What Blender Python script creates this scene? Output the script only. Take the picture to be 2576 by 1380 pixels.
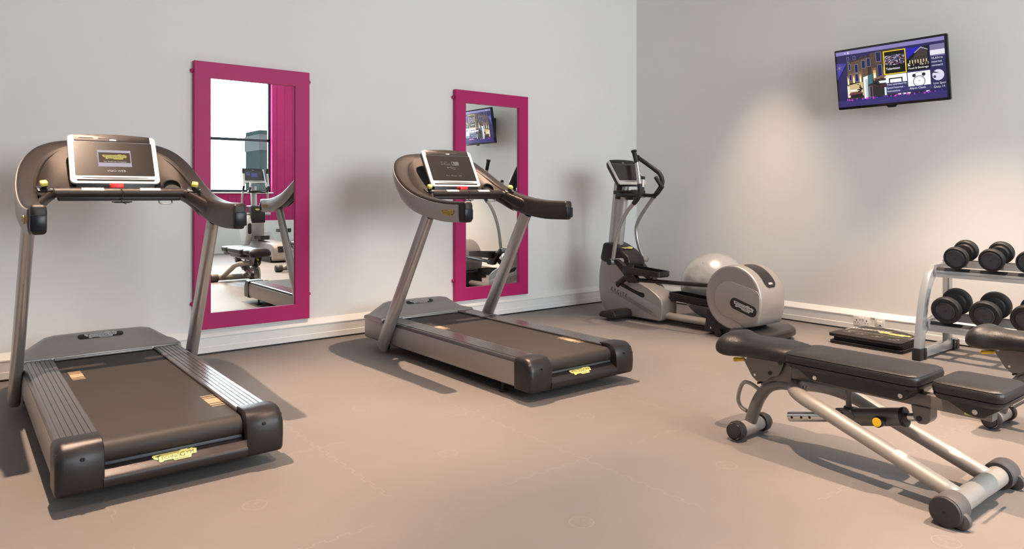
import bpy, bmesh, math, random
from mathutils import Vector, Matrix
random.seed(7)
R = math.radians
for o in list(bpy.data.objects): bpy.data.objects.remove(o)
S = bpy.context.scene
COL = S.collection

# ------------------------------------------------------------------ camera, world, lights, exposure
IMG_W, IMG_H = 2576.0, 1380.0
FPX, HORIZON = 1790.0, 490.0
cam_d = bpy.data.cameras.new('camera'); cam = bpy.data.objects.new('camera', cam_d); COL.objects.link(cam)
cam_d.sensor_fit = 'HORIZONTAL'; cam_d.sensor_width = 36.0
cam_d.lens = 36.0 * FPX / IMG_W
cam_d.shift_y = -(IMG_H / 2 - HORIZON) / IMG_W
cam_d.clip_start = 0.05
cam.location = (0, 0, 1.2)
AX = math.atan((3550 - 1288) / FPX)                 # angle between view axis and the long wall
cam.rotation_euler = (R(90), 0, AX - R(90))
S.camera = cam

S.view_settings.view_transform = 'Standard'; S.view_settings.look = 'None'
S.view_settings.gamma = 1; S.view_settings.use_curve_mapping = False
S.view_settings.exposure = 0.13

world = bpy.data.worlds.new('sky'); S.world = world; world.use_nodes = True
wn = world.node_tree.nodes; wl = world.node_tree.links
wn['Background'].inputs[0].default_value = (0.89, 0.95, 1.0, 1)
wn['Background'].inputs[1].default_value = 17.0

ROOM_X0, ROOM_X1, ROOM_Y0, ROOM_Y1, ROOM_Z = -3.2, 6.36, -3.84, 5.67, 3.75
WIN_X0, WIN_X1, WIN_Z0, WIN_Z1 = 1.6, 5.42, 1.26, 3.66

def portal(name, loc, sx, sz):
    d = bpy.data.lights.new(name, 'AREA'); d.shape = 'RECTANGLE'; d.size = sx; d.size_y = sz
    d.cycles.is_portal = True
    o = bpy.data.objects.new(name, d); COL.objects.link(o); o.location = loc
    o.rotation_euler = (R(90), 0, 0); return o            # emits towards +y
portal('window_portal', ((WIN_X0 + WIN_X1) / 2, ROOM_Y0 - 0.16, (WIN_Z0 + WIN_Z1) / 2), WIN_X1 - WIN_X0, WIN_Z1 - WIN_Z0)

SPOT_K = 5.4
WARM = (1.0, 0.715, 0.52)
SPOTS = [  # x, y, power, cone degrees
    (0.50, 3.85, 190, 66), (3.12, 4.00, 190, 66), (5.65, 3.90, 60, 54), (-2.1, 4.00, 110, 60),
    (1.95, 1.35, 165, 74), (5.15, 2.00, 190, 62), (3.55, 0.35, 190, 66), (5.30, -0.40, 150, 60),
    (-0.8, 0.60, 150, 60), (3.40, -2.00, 120, 60)]
def spot(loc, power, cone, tgt=None):
    d = bpy.data.lights.new('downlight_lamp', 'SPOT'); d.energy = power; d.color = WARM
    d.spot_size = R(cone); d.spot_blend = 0.85; d.shadow_soft_size = 0.022
    o = bpy.data.objects.new('downlight_lamp', d); COL.objects.link(o); o.location = loc
    return o
for (x, y, p, c) in SPOTS: spot((x, y, ROOM_Z - 0.045), p * SPOT_K, c)

# ------------------------------------------------------------------ materials
def lin(c):
    return tuple((v / 255 / 12.92) if v / 255 <= 0.04045 else ((v / 255 + 0.055) / 1.055) ** 2.4 for v in c) + (1,)
_m = {}
def mat(name, col, rough=0.5, metal=0.0, spec=0.5, coat=0.0, bump=0.0, bscale=200.0, var=0.0, vscale=6.0,
        emit=None, estr=0.0, rvar=0.0, trans=0.0):
    if name in _m: return _m[name]
    m = bpy.data.materials.new(name); m.use_nodes = True; _m[name] = m
    nt = m.node_tree; N = nt.nodes; L = nt.links; b = N['Principled BSDF']
    c = tuple(col) + ((1,) if len(col) == 3 else ())
    b.inputs['Base Color'].default_value = c
    b.inputs['Roughness'].default_value = rough; b.inputs['Metallic'].default_value = metal
    b.inputs['Specular IOR Level'].default_value = spec; b.inputs['Coat Weight'].default_value = coat
    b.inputs['Coat Roughness'].default_value = 0.12
    if trans: b.inputs['Transmission Weight'].default_value = trans
    if emit: b.inputs['Emission Color'].default_value = tuple(emit[:3]) + (1,); b.inputs['Emission Strength'].default_value = estr
    tc = N.new('ShaderNodeTexCoord')
    if var > 0 or rvar > 0:
        n = N.new('ShaderNodeTexNoise'); n.inputs['Scale'].default_value = vscale; n.inputs['Detail'].default_value = 5
        L.new(tc.outputs['Object'], n.inputs['Vector'])
        if var > 0:
            mx = N.new('ShaderNodeMix'); mx.data_type = 'RGBA'
            mx.inputs['A'].default_value = tuple(v * (1 - var) for v in c[:3]) + (1,)
            mx.inputs['B'].default_value = tuple(min(1, v * (1 + var)) for v in c[:3]) + (1,)
            L.new(n.outputs['Fac'], mx.inputs['Factor']); L.new(mx.outputs['Result'], b.inputs['Base Color'])
        if rvar > 0:
            mr = N.new('ShaderNodeMapRange'); mr.inputs['To Min'].default_value = max(0, rough - rvar); mr.inputs['To Max'].default_value = rough + rvar
            L.new(n.outputs['Fac'], mr.inputs['Value']); L.new(mr.outputs['Result'], b.inputs['Roughness'])
    if bump > 0:
        n2 = N.new('ShaderNodeTexNoise'); n2.inputs['Scale'].default_value = bscale; n2.inputs['Detail'].default_value = 3
        L.new(tc.outputs['Object'], n2.inputs['Vector'])
        bp = N.new('ShaderNodeBump'); bp.inputs['Strength'].default_value = bump; bp.inputs['Distance'].default_value = 0.002
        L.new(n2.outputs['Fac'], bp.inputs['Height']); L.new(bp.outputs['Normal'], b.inputs['Normal'])
    return m
def glow(name, col, s=1.0):
    if name in _m: return _m[name]
    m = mat(name, (0.01, 0.01, 0.01), 0.15, emit=lin(col), estr=s); return m

SILVER = mat('silver_paint', (0.38, 0.355, 0.335), 0.38, 0.5, bump=0.08, bscale=900, rvar=0.05)
SILVERTUBE = mat('satin_aluminium_tube', (0.47, 0.455, 0.44), 0.30, 0.7, rvar=0.04)
BENCHPAINT = mat('champagne_grey_metal_paint', (0.37, 0.345, 0.32), 0.50, 0.3, coat=0.08, bump=0.05, bscale=900)
ARCHPAINT = mat('dark_taupe_metal_paint', (0.17, 0.158, 0.147), 0.36, 0.4, coat=0.2, bump=0.05, bscale=900)
DARK = mat('metallic_charcoal_plastic', (0.028, 0.022, 0.019), 0.36, 0.35, bump=0.25, bscale=1400, rvar=0.05)
CAPM = mat('metallic_graphite_plastic', (0.030, 0.026, 0.027), 0.33, 0.4, bump=0.15, bscale=1200)
RAILM = mat('ribbed_graphite_aluminium', (0.10, 0.093, 0.096), 0.24, 0.4, coat=0.2)
BLACK = mat('black_plastic', (0.012, 0.012, 0.012), 0.42)
GLOSSB = mat('gloss_black_plastic', (0.004, 0.004, 0.005), 0.15, coat=0.3)
NAVYP = mat('navy_black_gloss_plastic', (0.006, 0.008, 0.013), 0.30, spec=0.3)
RUBBER = mat('black_rubber', (0.012, 0.012, 0.013), 0.55, bump=0.3, bscale=500)
DISKM = mat('dark_rubber_disc', (0.042, 0.043, 0.056), 0.5)
CHROME = mat('chrome', (0.75, 0.73, 0.70), 0.10, 1.0)
BEZEL = mat('satin_silver_bezel', (0.68, 0.665, 0.64), 0.33, 0.35)
GLASS = mat('dark_display_glass', (0.010, 0.007, 0.006), 0.24, coat=0.6, spec=0.6)
YELLOW = mat('pale_yellow_plastic', lin((232, 214, 110)), 0.35)
YELLOWK = mat('bright_yellow_plastic', lin((236, 192, 20)), 0.4)
RED = mat('red_plastic', lin((220, 40, 40)), 0.4)
LOGOY = mat('yellow_badge', lin((238, 226, 130)), 0.4)
LOGOW = mat('silver_badge', (0.62, 0.61, 0.60), 0.35, 0.5)
LOGOG = mat('gold_badge', lin((205, 170, 80)), 0.3, 0.5)
INK = mat('black_ink', (0.008, 0.008, 0.008), 0.6)
WHITEINK = mat('white_ink', (0.78, 0.77, 0.74), 0.6)
TAN = mat('tan_belt_print', lin((176, 150, 118)), 0.6)
LEATHER = mat("dark_grey_upholstery", (0.013, 0.012, 0.012), 0.42, bump=0.5, bscale=260)
SHELL = mat('black_moulded_shell', (0.016, 0.015, 0.016), 0.33)
CAPGREY = mat('grey_rubber_cap', (0.075, 0.072, 0.074), 0.45, bump=0.1, bscale=600)
CASTER = mat('dark_round_cap', (0.022, 0.021, 0.023), 0.42)
MAG = mat('magenta_paint', lin((178, 34, 102)), 0.48, spec=0.3, var=0.05, vscale=3, bump=0.03, bscale=60)
RACKP = mat('silver_rack_paint', (0.42, 0.44, 0.46), 0.25, 0.45, coat=0.4)
WHITEP = mat('white_plastic', (0.80, 0.79, 0.77), 0.35)
BALLM = mat('pearl_silver_vinyl', (0.58, 0.56, 0.53), 0.27, 0.40, coat=0.5, var=0.08, vscale=5)
PEDAL = mat('black_pedal_plastic', (0.012, 0.012, 0.013), 0.35)

# belt with a fine weave and a worn brown sheen
def belt_mat():
    m = mat('running_belt', (0.026, 0.019, 0.015), 0.60, var=0.25, vscale=5)
    nt = m.node_tree; N = nt.nodes; L = nt.links; b = N['Principled BSDF']
    tc = N.new('ShaderNodeTexCoord'); ck = N.new('ShaderNodeTexChecker'); ck.inputs['Scale'].default_value = 260
    L.new(tc.outputs['Object'], ck.inputs['Vector'])
    bp = N.new('ShaderNodeBump'); bp.inputs['Strength'].default_value = 0.35; bp.inputs['Distance'].default_value = 0.001
    L.new(ck.outputs['Fac'], bp.inputs['Height']); L.new(bp.outputs['Normal'], b.inputs['Normal'])
    return m
BELT = belt_mat()

def wall_mat(name, col):
    return mat(name, col, 0.85, spec=0.2, bump=0.12, bscale=90, var=0.012, vscale=2)
WALL = wall_mat('white_wall_paint', (0.80, 0.788, 0.772))
CEIL = wall_mat('white_ceiling_paint', (0.80, 0.80, 0.79))
TRUNK = mat('white_pvc_trunking', (0.80, 0.79, 0.77), 0.32)

def floor_mat():
    m = bpy.data.materials.new('grey_sports_floor'); m.use_nodes = True
    nt = m.node_tree; N = nt.nodes; L = nt.links; b = N['Principled BSDF']
    def M(op, a, c=None, v=None):
        n = N.new('ShaderNodeMath'); n.operation = op
        for i, q in enumerate((a, c)):
            if q is None: continue
            if isinstance(q, (int, float)): n.inputs[i].default_value = q
            else: L.new(q, n.inputs[i])
        return n.outputs[0]
    tc = N.new('ShaderNodeTexCoord'); sp = N.new('ShaderNodeSeparateXYZ'); L.new(tc.outputs['Object'], sp.inputs[0])
    X, Y = sp.outputs['X'], sp.outputs['Y']
    P = 0.89
    u = M('SUBTRACT', M('FRACT', M('DIVIDE', M('ADD', X, 8.9 - 0.93 + P / 2), P)), 0.5)
    v = M('SUBTRACT', M('FRACT', M('DIVIDE', M('ADD', Y, 8.9 - 1.00 + P / 2), P)), 0.5)
    # puzzle-shaped tile joints
    us = M('SUBTRACT', M('FRACT', M('DIVIDE', M('ADD', X, 8.9 - 0.93), P)), 0.5)
    vs_ = M('SUBTRACT', M('FRACT', M('DIVIDE', M('ADD', Y, 8.9 - 1.00), P)), 0.5)
    def joint(a, along):
        w = M('MULTIPLY', M('SINE', M('MULTIPLY', along, 2 * math.pi / 0.089)), 1.0)
        tooth = M('MULTIPLY', M('MINIMUM', M('MAXIMUM', M('MULTIPLY', w, 6.0), -1.0), 1.0), 0.009)
        d = M('LESS_THAN', M('ABSOLUTE', M('SUBTRACT', a, tooth)), 0.0019)
        side = M('MULTIPLY', M('LESS_THAN', M('ABSOLUTE', w), 0.13), M('LESS_THAN', M('ABSOLUTE', a), 0.010))
        return M('MAXIMUM', d, side)
    j = M('MAXIMUM', joint(us, Y), joint(vs_, X))
    n1 = N.new('ShaderNodeTexNoise'); n1.inputs['Scale'].default_value = 1.7; n1.inputs['Detail'].default_value = 6
    L.new(tc.outputs['Object'], n1.inputs['Vector'])
    worn = M('MULTIPLY', M('MAXIMUM', M('SUBTRACT', n1.outputs['Fac'], 0.47), 0.0), 5.0)
    jm = M('MULTIPLY', j, M('MINIMUM', worn, 0.22))
    # round plugs
    r = M('SQRT', M('ADD', M('MULTIPLY', u, u), M('MULTIPLY', M('MULTIPLY', v, v), 1.0)))
    ring = M('LESS_THAN', M('ABSOLUTE', M('SUBTRACT', r, 0.051)), 0.0022)
    disc = M('LESS_THAN', r, 0.051)
    n3 = N.new('ShaderNodeTexNoise'); n3.inputs['Scale'].default_value = 60; n3.inputs['Detail'].default_value = 2
    L.new(tc.outputs['Object'], n3.inputs['Vector'])
    dm = M('ADD', M('MULTIPLY', ring, 0.18), M('MULTIPLY', disc, M('MULTIPLY', M('GREATER_THAN', n3.outputs['Fac'], 0.56), 0.09)))
    # long scuffs
    mp = N.new('ShaderNodeMapping'); mp.inputs['Scale'].default_value = (2.2, 26, 1); mp.inputs['Rotation'].default_value = (0, 0, 0.5)
    L.new(tc.outputs['Object'], mp.inputs['Vector'])
    n2 = N.new('ShaderNodeTexNoise'); n2.inputs['Scale'].default_value = 2.0; n2.inputs['Detail'].default_value = 8; n2.inputs['Roughness'].default_value = 0.65
    L.new(mp.outputs['Vector'], n2.inputs['Vector'])
    sc = M('MULTIPLY', M('MAXIMUM', M('SUBTRACT', n2.outputs['Fac'], 0.66), 0.0), 1.6)
    total = M('MINIMUM', M('ADD', M('ADD', jm, dm), sc), 1.0)
    base = N.new('ShaderNodeMix'); base.data_type = 'RGBA'
    base.inputs['A'].default_value = (0.155, 0.140, 0.133, 1); base.inputs['B'].default_value = (0.198, 0.179, 0.170, 1)
    L.new(n1.outputs['Fac'], base.inputs['Factor'])
    mx = N.new('ShaderNodeMix'); mx.data_type = 'RGBA'; mx.inputs['B'].default_value = (0.34, 0.32, 0.30, 1)
    L.new(base.outputs['Result'], mx.inputs['A']); L.new(total, mx.inputs['Factor'])
    L.new(mx.outputs['Result'], b.inputs['Base Color'])
    b.inputs['Roughness'].default_value = 0.55; b.inputs['Specular IOR Level'].default_value = 0.35
    n4 = N.new('ShaderNodeTexNoise'); n4.inputs['Scale'].default_value = 320
    L.new(tc.outputs['Object'], n4.inputs['Vector'])
    bp = N.new('ShaderNodeBump'); bp.inputs['Strength'].default_value = 0.12; bp.inputs['Distance'].default_value = 0.002
    L.new(n4.outputs['Fac'], bp.inputs['Height']); L.new(bp.outputs['Normal'], b.inputs['Normal'])
    return m
FLOORM = floor_mat()

def glass_mat(name, frost):
    m = bpy.data.materials.new(name); m.use_nodes = True
    nt = m.node_tree; N = nt.nodes; L = nt.links
    for n in list(N):
        if n.type != 'OUTPUT_MATERIAL': N.remove(n)
    out = [n for n in N if n.type == 'OUTPUT_MATERIAL'][0]
    t = N.new('ShaderNodeBsdfTransparent'); t.inputs[0].default_value = (0.93, 0.97, 0.97, 1)
    if frost:
        d = N.new('ShaderNodeBsdfTranslucent'); d.inputs[0].default_value = (0.9, 0.96, 0.97, 1); f = 0.75
    else:
        d = N.new('ShaderNodeBsdfGlossy'); d.inputs['Roughness'].default_value = 0.02; f = 0.06
    mx = N.new('ShaderNodeMixShader'); mx.inputs[0].default_value = f
    L.new(t.outputs[0], mx.inputs[1]); L.new(d.outputs[0], mx.inputs[2]); L.new(mx.outputs[0], out.inputs[0])
    return m
CLEAR = glass_mat('clear_window_glass', False); FROST = glass_mat('frosted_window_glass', True)
def mirror_mat():
    m = mat('mirror_silver', (0.90, 0.94, 0.93), 0.0, 1.0); return m
MIRROR = mirror_mat()

# ------------------------------------------------------------------ mesh helpers
ORG = Vector((0, 0, 0))                 # subtracted from every authored coordinate at build time
def cr(P, n):                           # Catmull-Rom through P, n samples per span
    P = [Vector(p) for p in P]
    if len(P) < 3 or n <= 1: return P
    Q = [P[0] * 2 - P[1]] + P + [P[-1] * 2 - P[-2]]
    out = []
    for i in range(1, len(Q) - 2):
        a, b, c, d = Q[i - 1], Q[i], Q[i + 1], Q[i + 2]
        for k in range(n):
            t = k / n
            out.append(0.5 * ((2 * b) + (c - a) * t + (2 * a - 5 * b + 4 * c - d) * t * t + (3 * b - a - 3 * c + d) * t ** 3))
    out.append(P[-1]); return out
def frame(o, x, y):
    x = Vector(x).normalized(); y = Vector(y); y = (y - x * x.dot(y)).normalized(); z = x.cross(y)
    m = Matrix((x, y, z)).transposed().to_4x4(); m.translation = Vector(o); return m
I4 = Matrix.Identity(4)

class MB:
    def __init__(s): s.bm = bmesh.new(); s.mats = []
    def mi(s, m):
        if m not in s.mats: s.mats.append(m)
        return s.mats.index(m)
    def merge(s, b, m, M=I4):
        me = bpy.data.meshes.new('tmp'); b.to_mesh(me); b.free(); me.transform(M)
        i = s.mi(m); n0 = len(s.bm.faces); s.bm.from_mesh(me); bpy.data.meshes.remove(me)
        s.bm.faces.ensure_lookup_table()
        for f in s.bm.faces[n0:]: f.material_index = i
        return s
    def box(s, m, lo, hi, bev=0.0, seg=2, M=I4, taper=None):
        b = bmesh.new(); bmesh.ops.create_cube(b, size=1)
        lo, hi = Vector(lo), Vector(hi); c = (lo + hi) / 2; d = hi - lo
        for v in b.verts:
            top = v.co.z > 0
            v.co = Vector((v.co.x * d.x, v.co.y * d.y, v.co.z * d.z))
            if taper and top: v.co.x *= taper[0]; v.co.y *= taper[1]
            v.co += c
        if bev > 0: bmesh.ops.bevel(b, geom=list(b.edges), offset=bev, segments=seg, profile=0.5, affect='EDGES')
        return s.merge(b, m, M)
    def prism(s, m, pts, h, M=I4, bev=0.0, seg=2):      # polygon in XY of M, extruded 0..h along Z of M
        b = bmesh.new(); vs = [b.verts.new((p[0], p[1], 0)) for p in pts]; f = b.faces.new(vs)
        if h:
            r = bmesh.ops.extrude_face_region(b, geom=[f])
            bmesh.ops.translate(b, vec=(0, 0, h), verts=[e for e in r['geom'] if isinstance(e, bmesh.types.BMVert)])
            bmesh.ops.recalc_face_normals(b, faces=list(b.faces))
            if bev > 0:
                es = [e for e in b.edges if len({round(v.co.z, 6) for v in e.verts}) == 1]
                bmesh.ops.bevel(b, geom=es, offset=bev, segments=seg, profile=0.5, affect='EDGES')
        else:
            f.normal_update()
            if f.normal.z < 0: bmesh.ops.reverse_faces(b, faces=[f])
        return s.merge(b, m, M)
    def loft(s, m, rings, closed=True, cap=True, M=I4):
        b = bmesh.new(); V = [[b.verts.new(p) for p in r] for r in rings]; n = len(rings[0])
        for i in range(len(V) - 1):
            for k in range(n if closed else n - 1):
                a, c = k, (k + 1) % n
                try: b.faces.new((V[i][a], V[i][c], V[i + 1][c], V[i + 1][a]))
                except ValueError: pass
        if cap and closed:
            for r in (V[0][::-1], V[-1]):
                try: b.faces.new(r)
                except ValueError: pass
        if closed: bmesh.ops.recalc_face_normals(b, faces=list(b.faces))
        return s.merge(b, m, M)
    def tube(s, m, pts, r, seg=16, n=1, cap=True, sec=None, up=None, closed=False, M=I4, round_end=0.0):
        """sec: (a, b) half-sizes of an oval section, 'up' keeps its b axis upright"""
        P = cr(pts, n) if not closed else [Vector(p) for p in pts]
        N = len(P); rad = r if callable(r) else (lambda t: r)
        T = []
        for i in range(N):
            if closed: t = P[(i + 1) % N] - P[i - 1]
            else: t = P[min(i + 1, N - 1)] - P[max(i - 1, 0)]
            T.append(t.normalized())
        u = Vector(up) if up else (Vector((0, 0, 1)) if abs(T[0].z) < 0.9 else Vector((1, 0, 0)))
        rings = []
        stations = [(P[i], T[i], rad(i / max(1, N - 1))) for i in range(N)]
        if round_end > 0 and not closed:
            e = round_end; a = stations[0]; z = stations[-1]; st = []
            for k in range(4):
                an = k / 4 * math.pi / 2; st.append((a[0] - a[1] * e * math.cos(an), a[1], a[2] * max(0.12, math.sin(an))))
            en = []
            for k in range(3, -1, -1):
                an = k / 4 * math.pi / 2; en.append((z[0] + z[1] * e * math.cos(an), z[1], z[2] * max(0.12, math.sin(an))))
            stations = st + stations + en
        for p, t, rr in stations:
            if not up: u = (u - t * u.dot(t)).normalized(); a = u
            else: a = (Vector(up) - t * Vector(up).dot(t)).normalized()
            c = t.cross(a)
            ka, kb = (sec if sec else (1, 1))
            rings.append([p + (c * math.cos(2 * math.pi * k / seg) * ka + a * math.sin(2 * math.pi * k / seg) * kb) * rr for k in range(seg)])
        if closed: rings.append(rings[0])
        return s.loft(m, rings, True, cap and not closed, M)
    def cyl(s, m, p0, p1, r, seg=20, r2=None, bev=0.0, M=I4):
        p0, p1 = Vector(p0), Vector(p1); r2 = r if r2 is None else r2; t = (p1 - p0); h = t.length; t.normalize()
        u = Vector((0, 0, 1)) if abs(t.z) < 0.9 else Vector((1, 0, 0)); u = (u - t * u.dot(t)).normalized(); c = t.cross(u)
        st = [(0, r), (h, r2)] if bev <= 0 else [(0, r - bev), (bev * .3, r - bev * .3), (bev, r), (h - bev, r2), (h - bev * .3, r2 - bev * .3), (h, r2 - bev)]
        rings = [[p0 + t * z + (c * math.cos(2 * math.pi * k / seg) + u * math.sin(2 * math.pi * k / seg)) * q for k in range(seg)] for z, q in st]
        return s.loft(m, rings, True, True, M)
    def lathe(s, m, prof, M=I4, seg=28):                # profile (radius, z) about Z of M
        rings = [[Vector((r * math.cos(2 * math.pi * k / seg), r * math.sin(2 * math.pi * k / seg), z)) for k in range(seg)] for r, z in prof]
        return s.loft(m, rings, True, True, M)
    def sphere(s, m, c, r, u=32, v=20, sc=(1, 1, 1), M=I4):
        b = bmesh.new(); bmesh.ops.create_uvsphere(b, u_segments=u, v_segments=v, radius=r)
        for w in b.verts: w.co = Vector((w.co.x * sc[0], w.co.y * sc[1], w.co.z * sc[2])) + Vector(c)
        return s.merge(b, m, M)
    def quad(s, m, x0, y0, x1, y1, M, z=0.0):
        return s.prism(m, [(x0, y0), (x1, y0), (x1, y1), (x0, y1)], 0, M @ Matrix.Translation((0, 0, z)))
    def text(s, m, body, size, M, align='CENTER', sx=1.0, shear=0.0):
        cu = bpy.data.curves.new('t', 'FONT'); cu.body = body; cu.size = size; cu.align_x = align; cu.align_y = 'CENTER'
        cu.shear = shear; cu.resolution_u = 3
        ob = bpy.data.objects.new('t', cu); COL.objects.link(ob)
        me = bpy.data.meshes.new_from_object(ob)
        bpy.data.objects.remove(ob); bpy.data.curves.remove(cu)
        b = bmesh.new(); b.from_mesh(me); bpy.data.meshes.remove(me)
        for v in b.verts: v.co.x *= sx
        return s.merge(b, m, M)
    def build(s, name, parent=None, sharp=38, label=None, subsurf=0, org=None):
        o3 = ORG if org is None else Vector(org)
        for v in s.bm.verts: v.co -= o3
        me = bpy.data.meshes.new(name); s.bm.to_mesh(me); s.bm.free()
        for m in s.mats: me.materials.append(m)
        me.polygons.foreach_set('use_smooth', [True] * len(me.polygons))
        if sharp < 180: me.set_sharp_from_angle(angle=R(sharp))
        o = bpy.data.objects.new(name, me); COL.objects.link(o)
        if parent is not None: o.parent = parent
        if subsurf:
            md = o.modifiers.new('s', 'SUBSURF'); md.levels = subsurf; md.render_levels = subsurf
        if label: o['label'] = label
        return o

def thing(name, label, cat, loc, group=None, rotz=0):
    o = bpy.data.objects.new(name, None); COL.objects.link(o); o.location = loc; o.rotation_euler = (0, 0, rotz)
    o.empty_display_size = 0.1; tag(o, label, cat, group); return o
def tag(o, label, cat, group=None):
    o['label'] = label; o['category'] = cat
    if group: o['group'] = group
    return o
def struct(o): o['kind'] = 'structure'; return o
def kids(o): return [c for c in bpy.data.objects if c.parent == o]
def dup(root, loc, label=None, rotz=None):
    r = root.copy(); COL.objects.link(r); r.location = loc
    if rotz is not None: r.rotation_euler = (0, 0, rotz)
    if label: r['label'] = label
    for ch in kids(root):
        c = ch.copy(); COL.objects.link(c); c.parent = r
        for g in kids(ch):
            d = g.copy(); COL.objects.link(d); d.parent = c
    return r

# brand plate: frame M has X along the word, Y up, origin at the plate centre, w = width
PLATE = [(0, .215), (.03, .245), (.63, .245), (.66, .28), (.77, .28), (.80, .245), (.86, .245), (.885, .28), (.925, .245), (1, .225), (.975, .09),
         (.86, .09), (.835, .0), (.47, .0), (.43, .05), (.24, .05), (.21, .02), (.145, .02), (.12, .10), (.05, .13)]
def brand(mb, w, M, plate, ink, h=0.0008):
    T = M @ Matrix.Translation((-w / 2, -w * .13, 0))
    mb.prism(plate, [(x * w, y * w) for x, y in PLATE], h, T)
    Z = Matrix.Translation((0, 0, h + 0.0003))
    def t(b, x, y, sz, sx=1.0): mb.text(ink, b, sz * w, T @ Z @ Matrix.Translation((x * w, y * w, 0)), 'CENTER', sx)
    t('T', .13, .135, .19); t('ECHNO', .405, .118, .125, .95); t('G', .665, .125, .18, .95); t('YM', .835, .145, .135, 1.0)
    for (a, b, c, d) in ((.13, .208, .60, .222), (.47, .022, .80, .036)): mb.quad(ink, a * w, b * w, c * w, d * w, T @ Z)

# ------------------------------------------------------------------ the room
def slab(name, lo, hi, m, bev=0):
    mb = MB(); mb.box(m, lo, hi, bev); return struct(mb.build(name))
x0, x1, y0, y1, zc = ROOM_X0, ROOM_X1, ROOM_Y0, ROOM_Y1, ROOM_Z
slab('floor', (x0 - .2, y0 - .2, -.1), (x1 + .2, y1 + .2, 0), FLOORM)
slab('ceiling', (x0 - .2, y0 - .2, zc), (x1 + .2, y1 + .2, zc + .1), CEIL)
slab('wall_back', (x0 - .2, y1, 0), (x1 + .2, y1 + .2, zc), WALL)
slab('wall_right', (x1, y0 - .2, 0), (x1 + .2, y1, zc), WALL)
slab('wall_left', (x0 - .2, y0 - .2, 0), (x0, y1, zc), WALL)
# window wall behind the photographer: white dado, magenta boarding, one wide window
mb = MB(); t0, t1 = y0 - .2, y0
mb.box(WALL, (x0, t0, 0), (x1, t1, .66)); mb.box(WALL, (x0, t0, WIN_Z1 + .05), (x1, t1, zc))
mb.box(MAG, (x0, t0, .66), (x1, t1, WIN_Z0)); mb.box(MAG, (x0, t0, WIN_Z1), (x1, t1, WIN_Z1 + .05))
mb.box(MAG, (x0, t0, WIN_Z0), (WIN_X0, t1, WIN_Z1)); mb.box(MAG, (WIN_X1, t0, WIN_Z0), (x1, t1, WIN_Z1))
x = x0 + .05
MAGD = mat('magenta_board_groove', lin((110, 24, 66)), 0.6)
while x < x1:
    zs = [(.66, WIN_Z0 - .08)] if WIN_X0 - .02 < x < WIN_X1 + .02 else [(.66, WIN_Z1 + .05)]
    for a, b in zs: mb.box(MAGD, (x, t1 - .002, a), (x + .006, t1 + .0015, b))
    x += .17
struct(mb.build('wall_front'))
mb = MB(); FR = mat('dark_window_frame', (0.02, 0.028, 0.03), 0.4)
wy = y0 - .13
for (a, b, c, d) in ((WIN_X0, WIN_Z0, WIN_X1, WIN_Z0 + .05), (WIN_X0, WIN_Z1 - .05, WIN_X1, WIN_Z1), (WIN_X0, 2.33, WIN_X1, 2.39)):
    mb.box(FR, (a, wy - .03, b), (c, wy + .03, d), .004)
for xx in (WIN_X0, 3.45, WIN_X1 - .05): mb.box(FR, (xx, wy - .03, WIN_Z0), (xx + .05, wy + .03, WIN_Z1), .004)
wf = struct(mb.build('window_1'))
mb = MB(); mb.box(CLEAR, (WIN_X0, wy - .003, 2.39), (WIN_X1, wy + .003, WIN_Z1 - .05)); mb.build('upper_pane', wf)
mb = MB(); mb.box(CLEAR, (WIN_X0, wy - .003, WIN_Z0 + .05), (WIN_X1, wy + .003, 2.33)); mb.build('lower_pane', wf)
mb = MB(); mb.box(WHITEP, (WIN_X0 - .02, y0 - .2, WIN_Z0 - .03), (WIN_X1 + .02, y0 + .03, WIN_Z0), .004); mb.build('window_sill', wf)
# building seen through the right end of the window
mb = MB(); OUT = mat('grey_green_cladding', (0.003, 0.007, 0.007), 0.9, spec=0.0); OUT2 = mat('pale_cladding', (0.02, 0.022, 0.021), 0.9, spec=0.0)
mb.box(OUT, (5.7, y0 - 2.6, 0), (7.4, y0 - 1.6, 2.25)); mb.box(OUT2, (5.68, y0 - 2.62, 2.25), (7.42, y0 - 1.58, 2.62)); mb.box(OUT, (5.7, y0 - 2.6, 2.62), (7.4, y0 - 1.6, 2.72))
tag(mb.build('neighbouring_building'), 'grey green clad block outside the window, seen in the left mirror', 'building')

# moulded trunking that serves as skirting, on the two visible walls
PROF = [(0, .012), (.05, .012), (.05, .055), (.046, .058), (.046, .122), (.05, .126), (.05, .134), (.014, .172), (0, .176)]
def profile_run(name, pts3, n):
    """extrude PROF between two wall points; n = direction out of the wall"""
    a, b = Vector(pts3[0]), Vector(pts3[1]); n = Vector(n)
    rings = [[q + n * d + Vector((0, 0, 1)) * h for d, h in PROF] for q in (a, b)]
    mb = MB(); mb.loft(TRUNK, rings, True, True)
    return mb
mb = profile_run('b', ((x0, y1, 0), (x1, y1, 0)), (0, -1, 0)); struct(mb.build('baseboard_back', sharp=20))
mb = profile_run('b', ((x1, y1 - .05, 0), (x1, y0, 0)), (-1, 0, 0)); struct(mb.build('baseboard_right', sharp=20))
# trunking joint cover behind the mats
mb = MB()
rings = [[Vector((x1, yy, 0)) + Vector((-1, 0, 0)) * (d * 1.03 + .001) + Vector((0, 0, 1)) * (h + .0015) for d, h in PROF] for yy in (2.62, 2.57)]
mb.loft(TRUNK, rings, True, True); struct(mb.build('trim_1', sharp=20))
# dark gap between skirting and rubber floor
mb = MB(); mb.box(BLACK, (x0, y1 - .052, 0), (x1, y1 - .001, .0115)); mb.box(BLACK, (x1 - .052, y0, 0), (x1 - .001, y1 - .055, .0115)); struct(mb.build('trim_2'))

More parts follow.
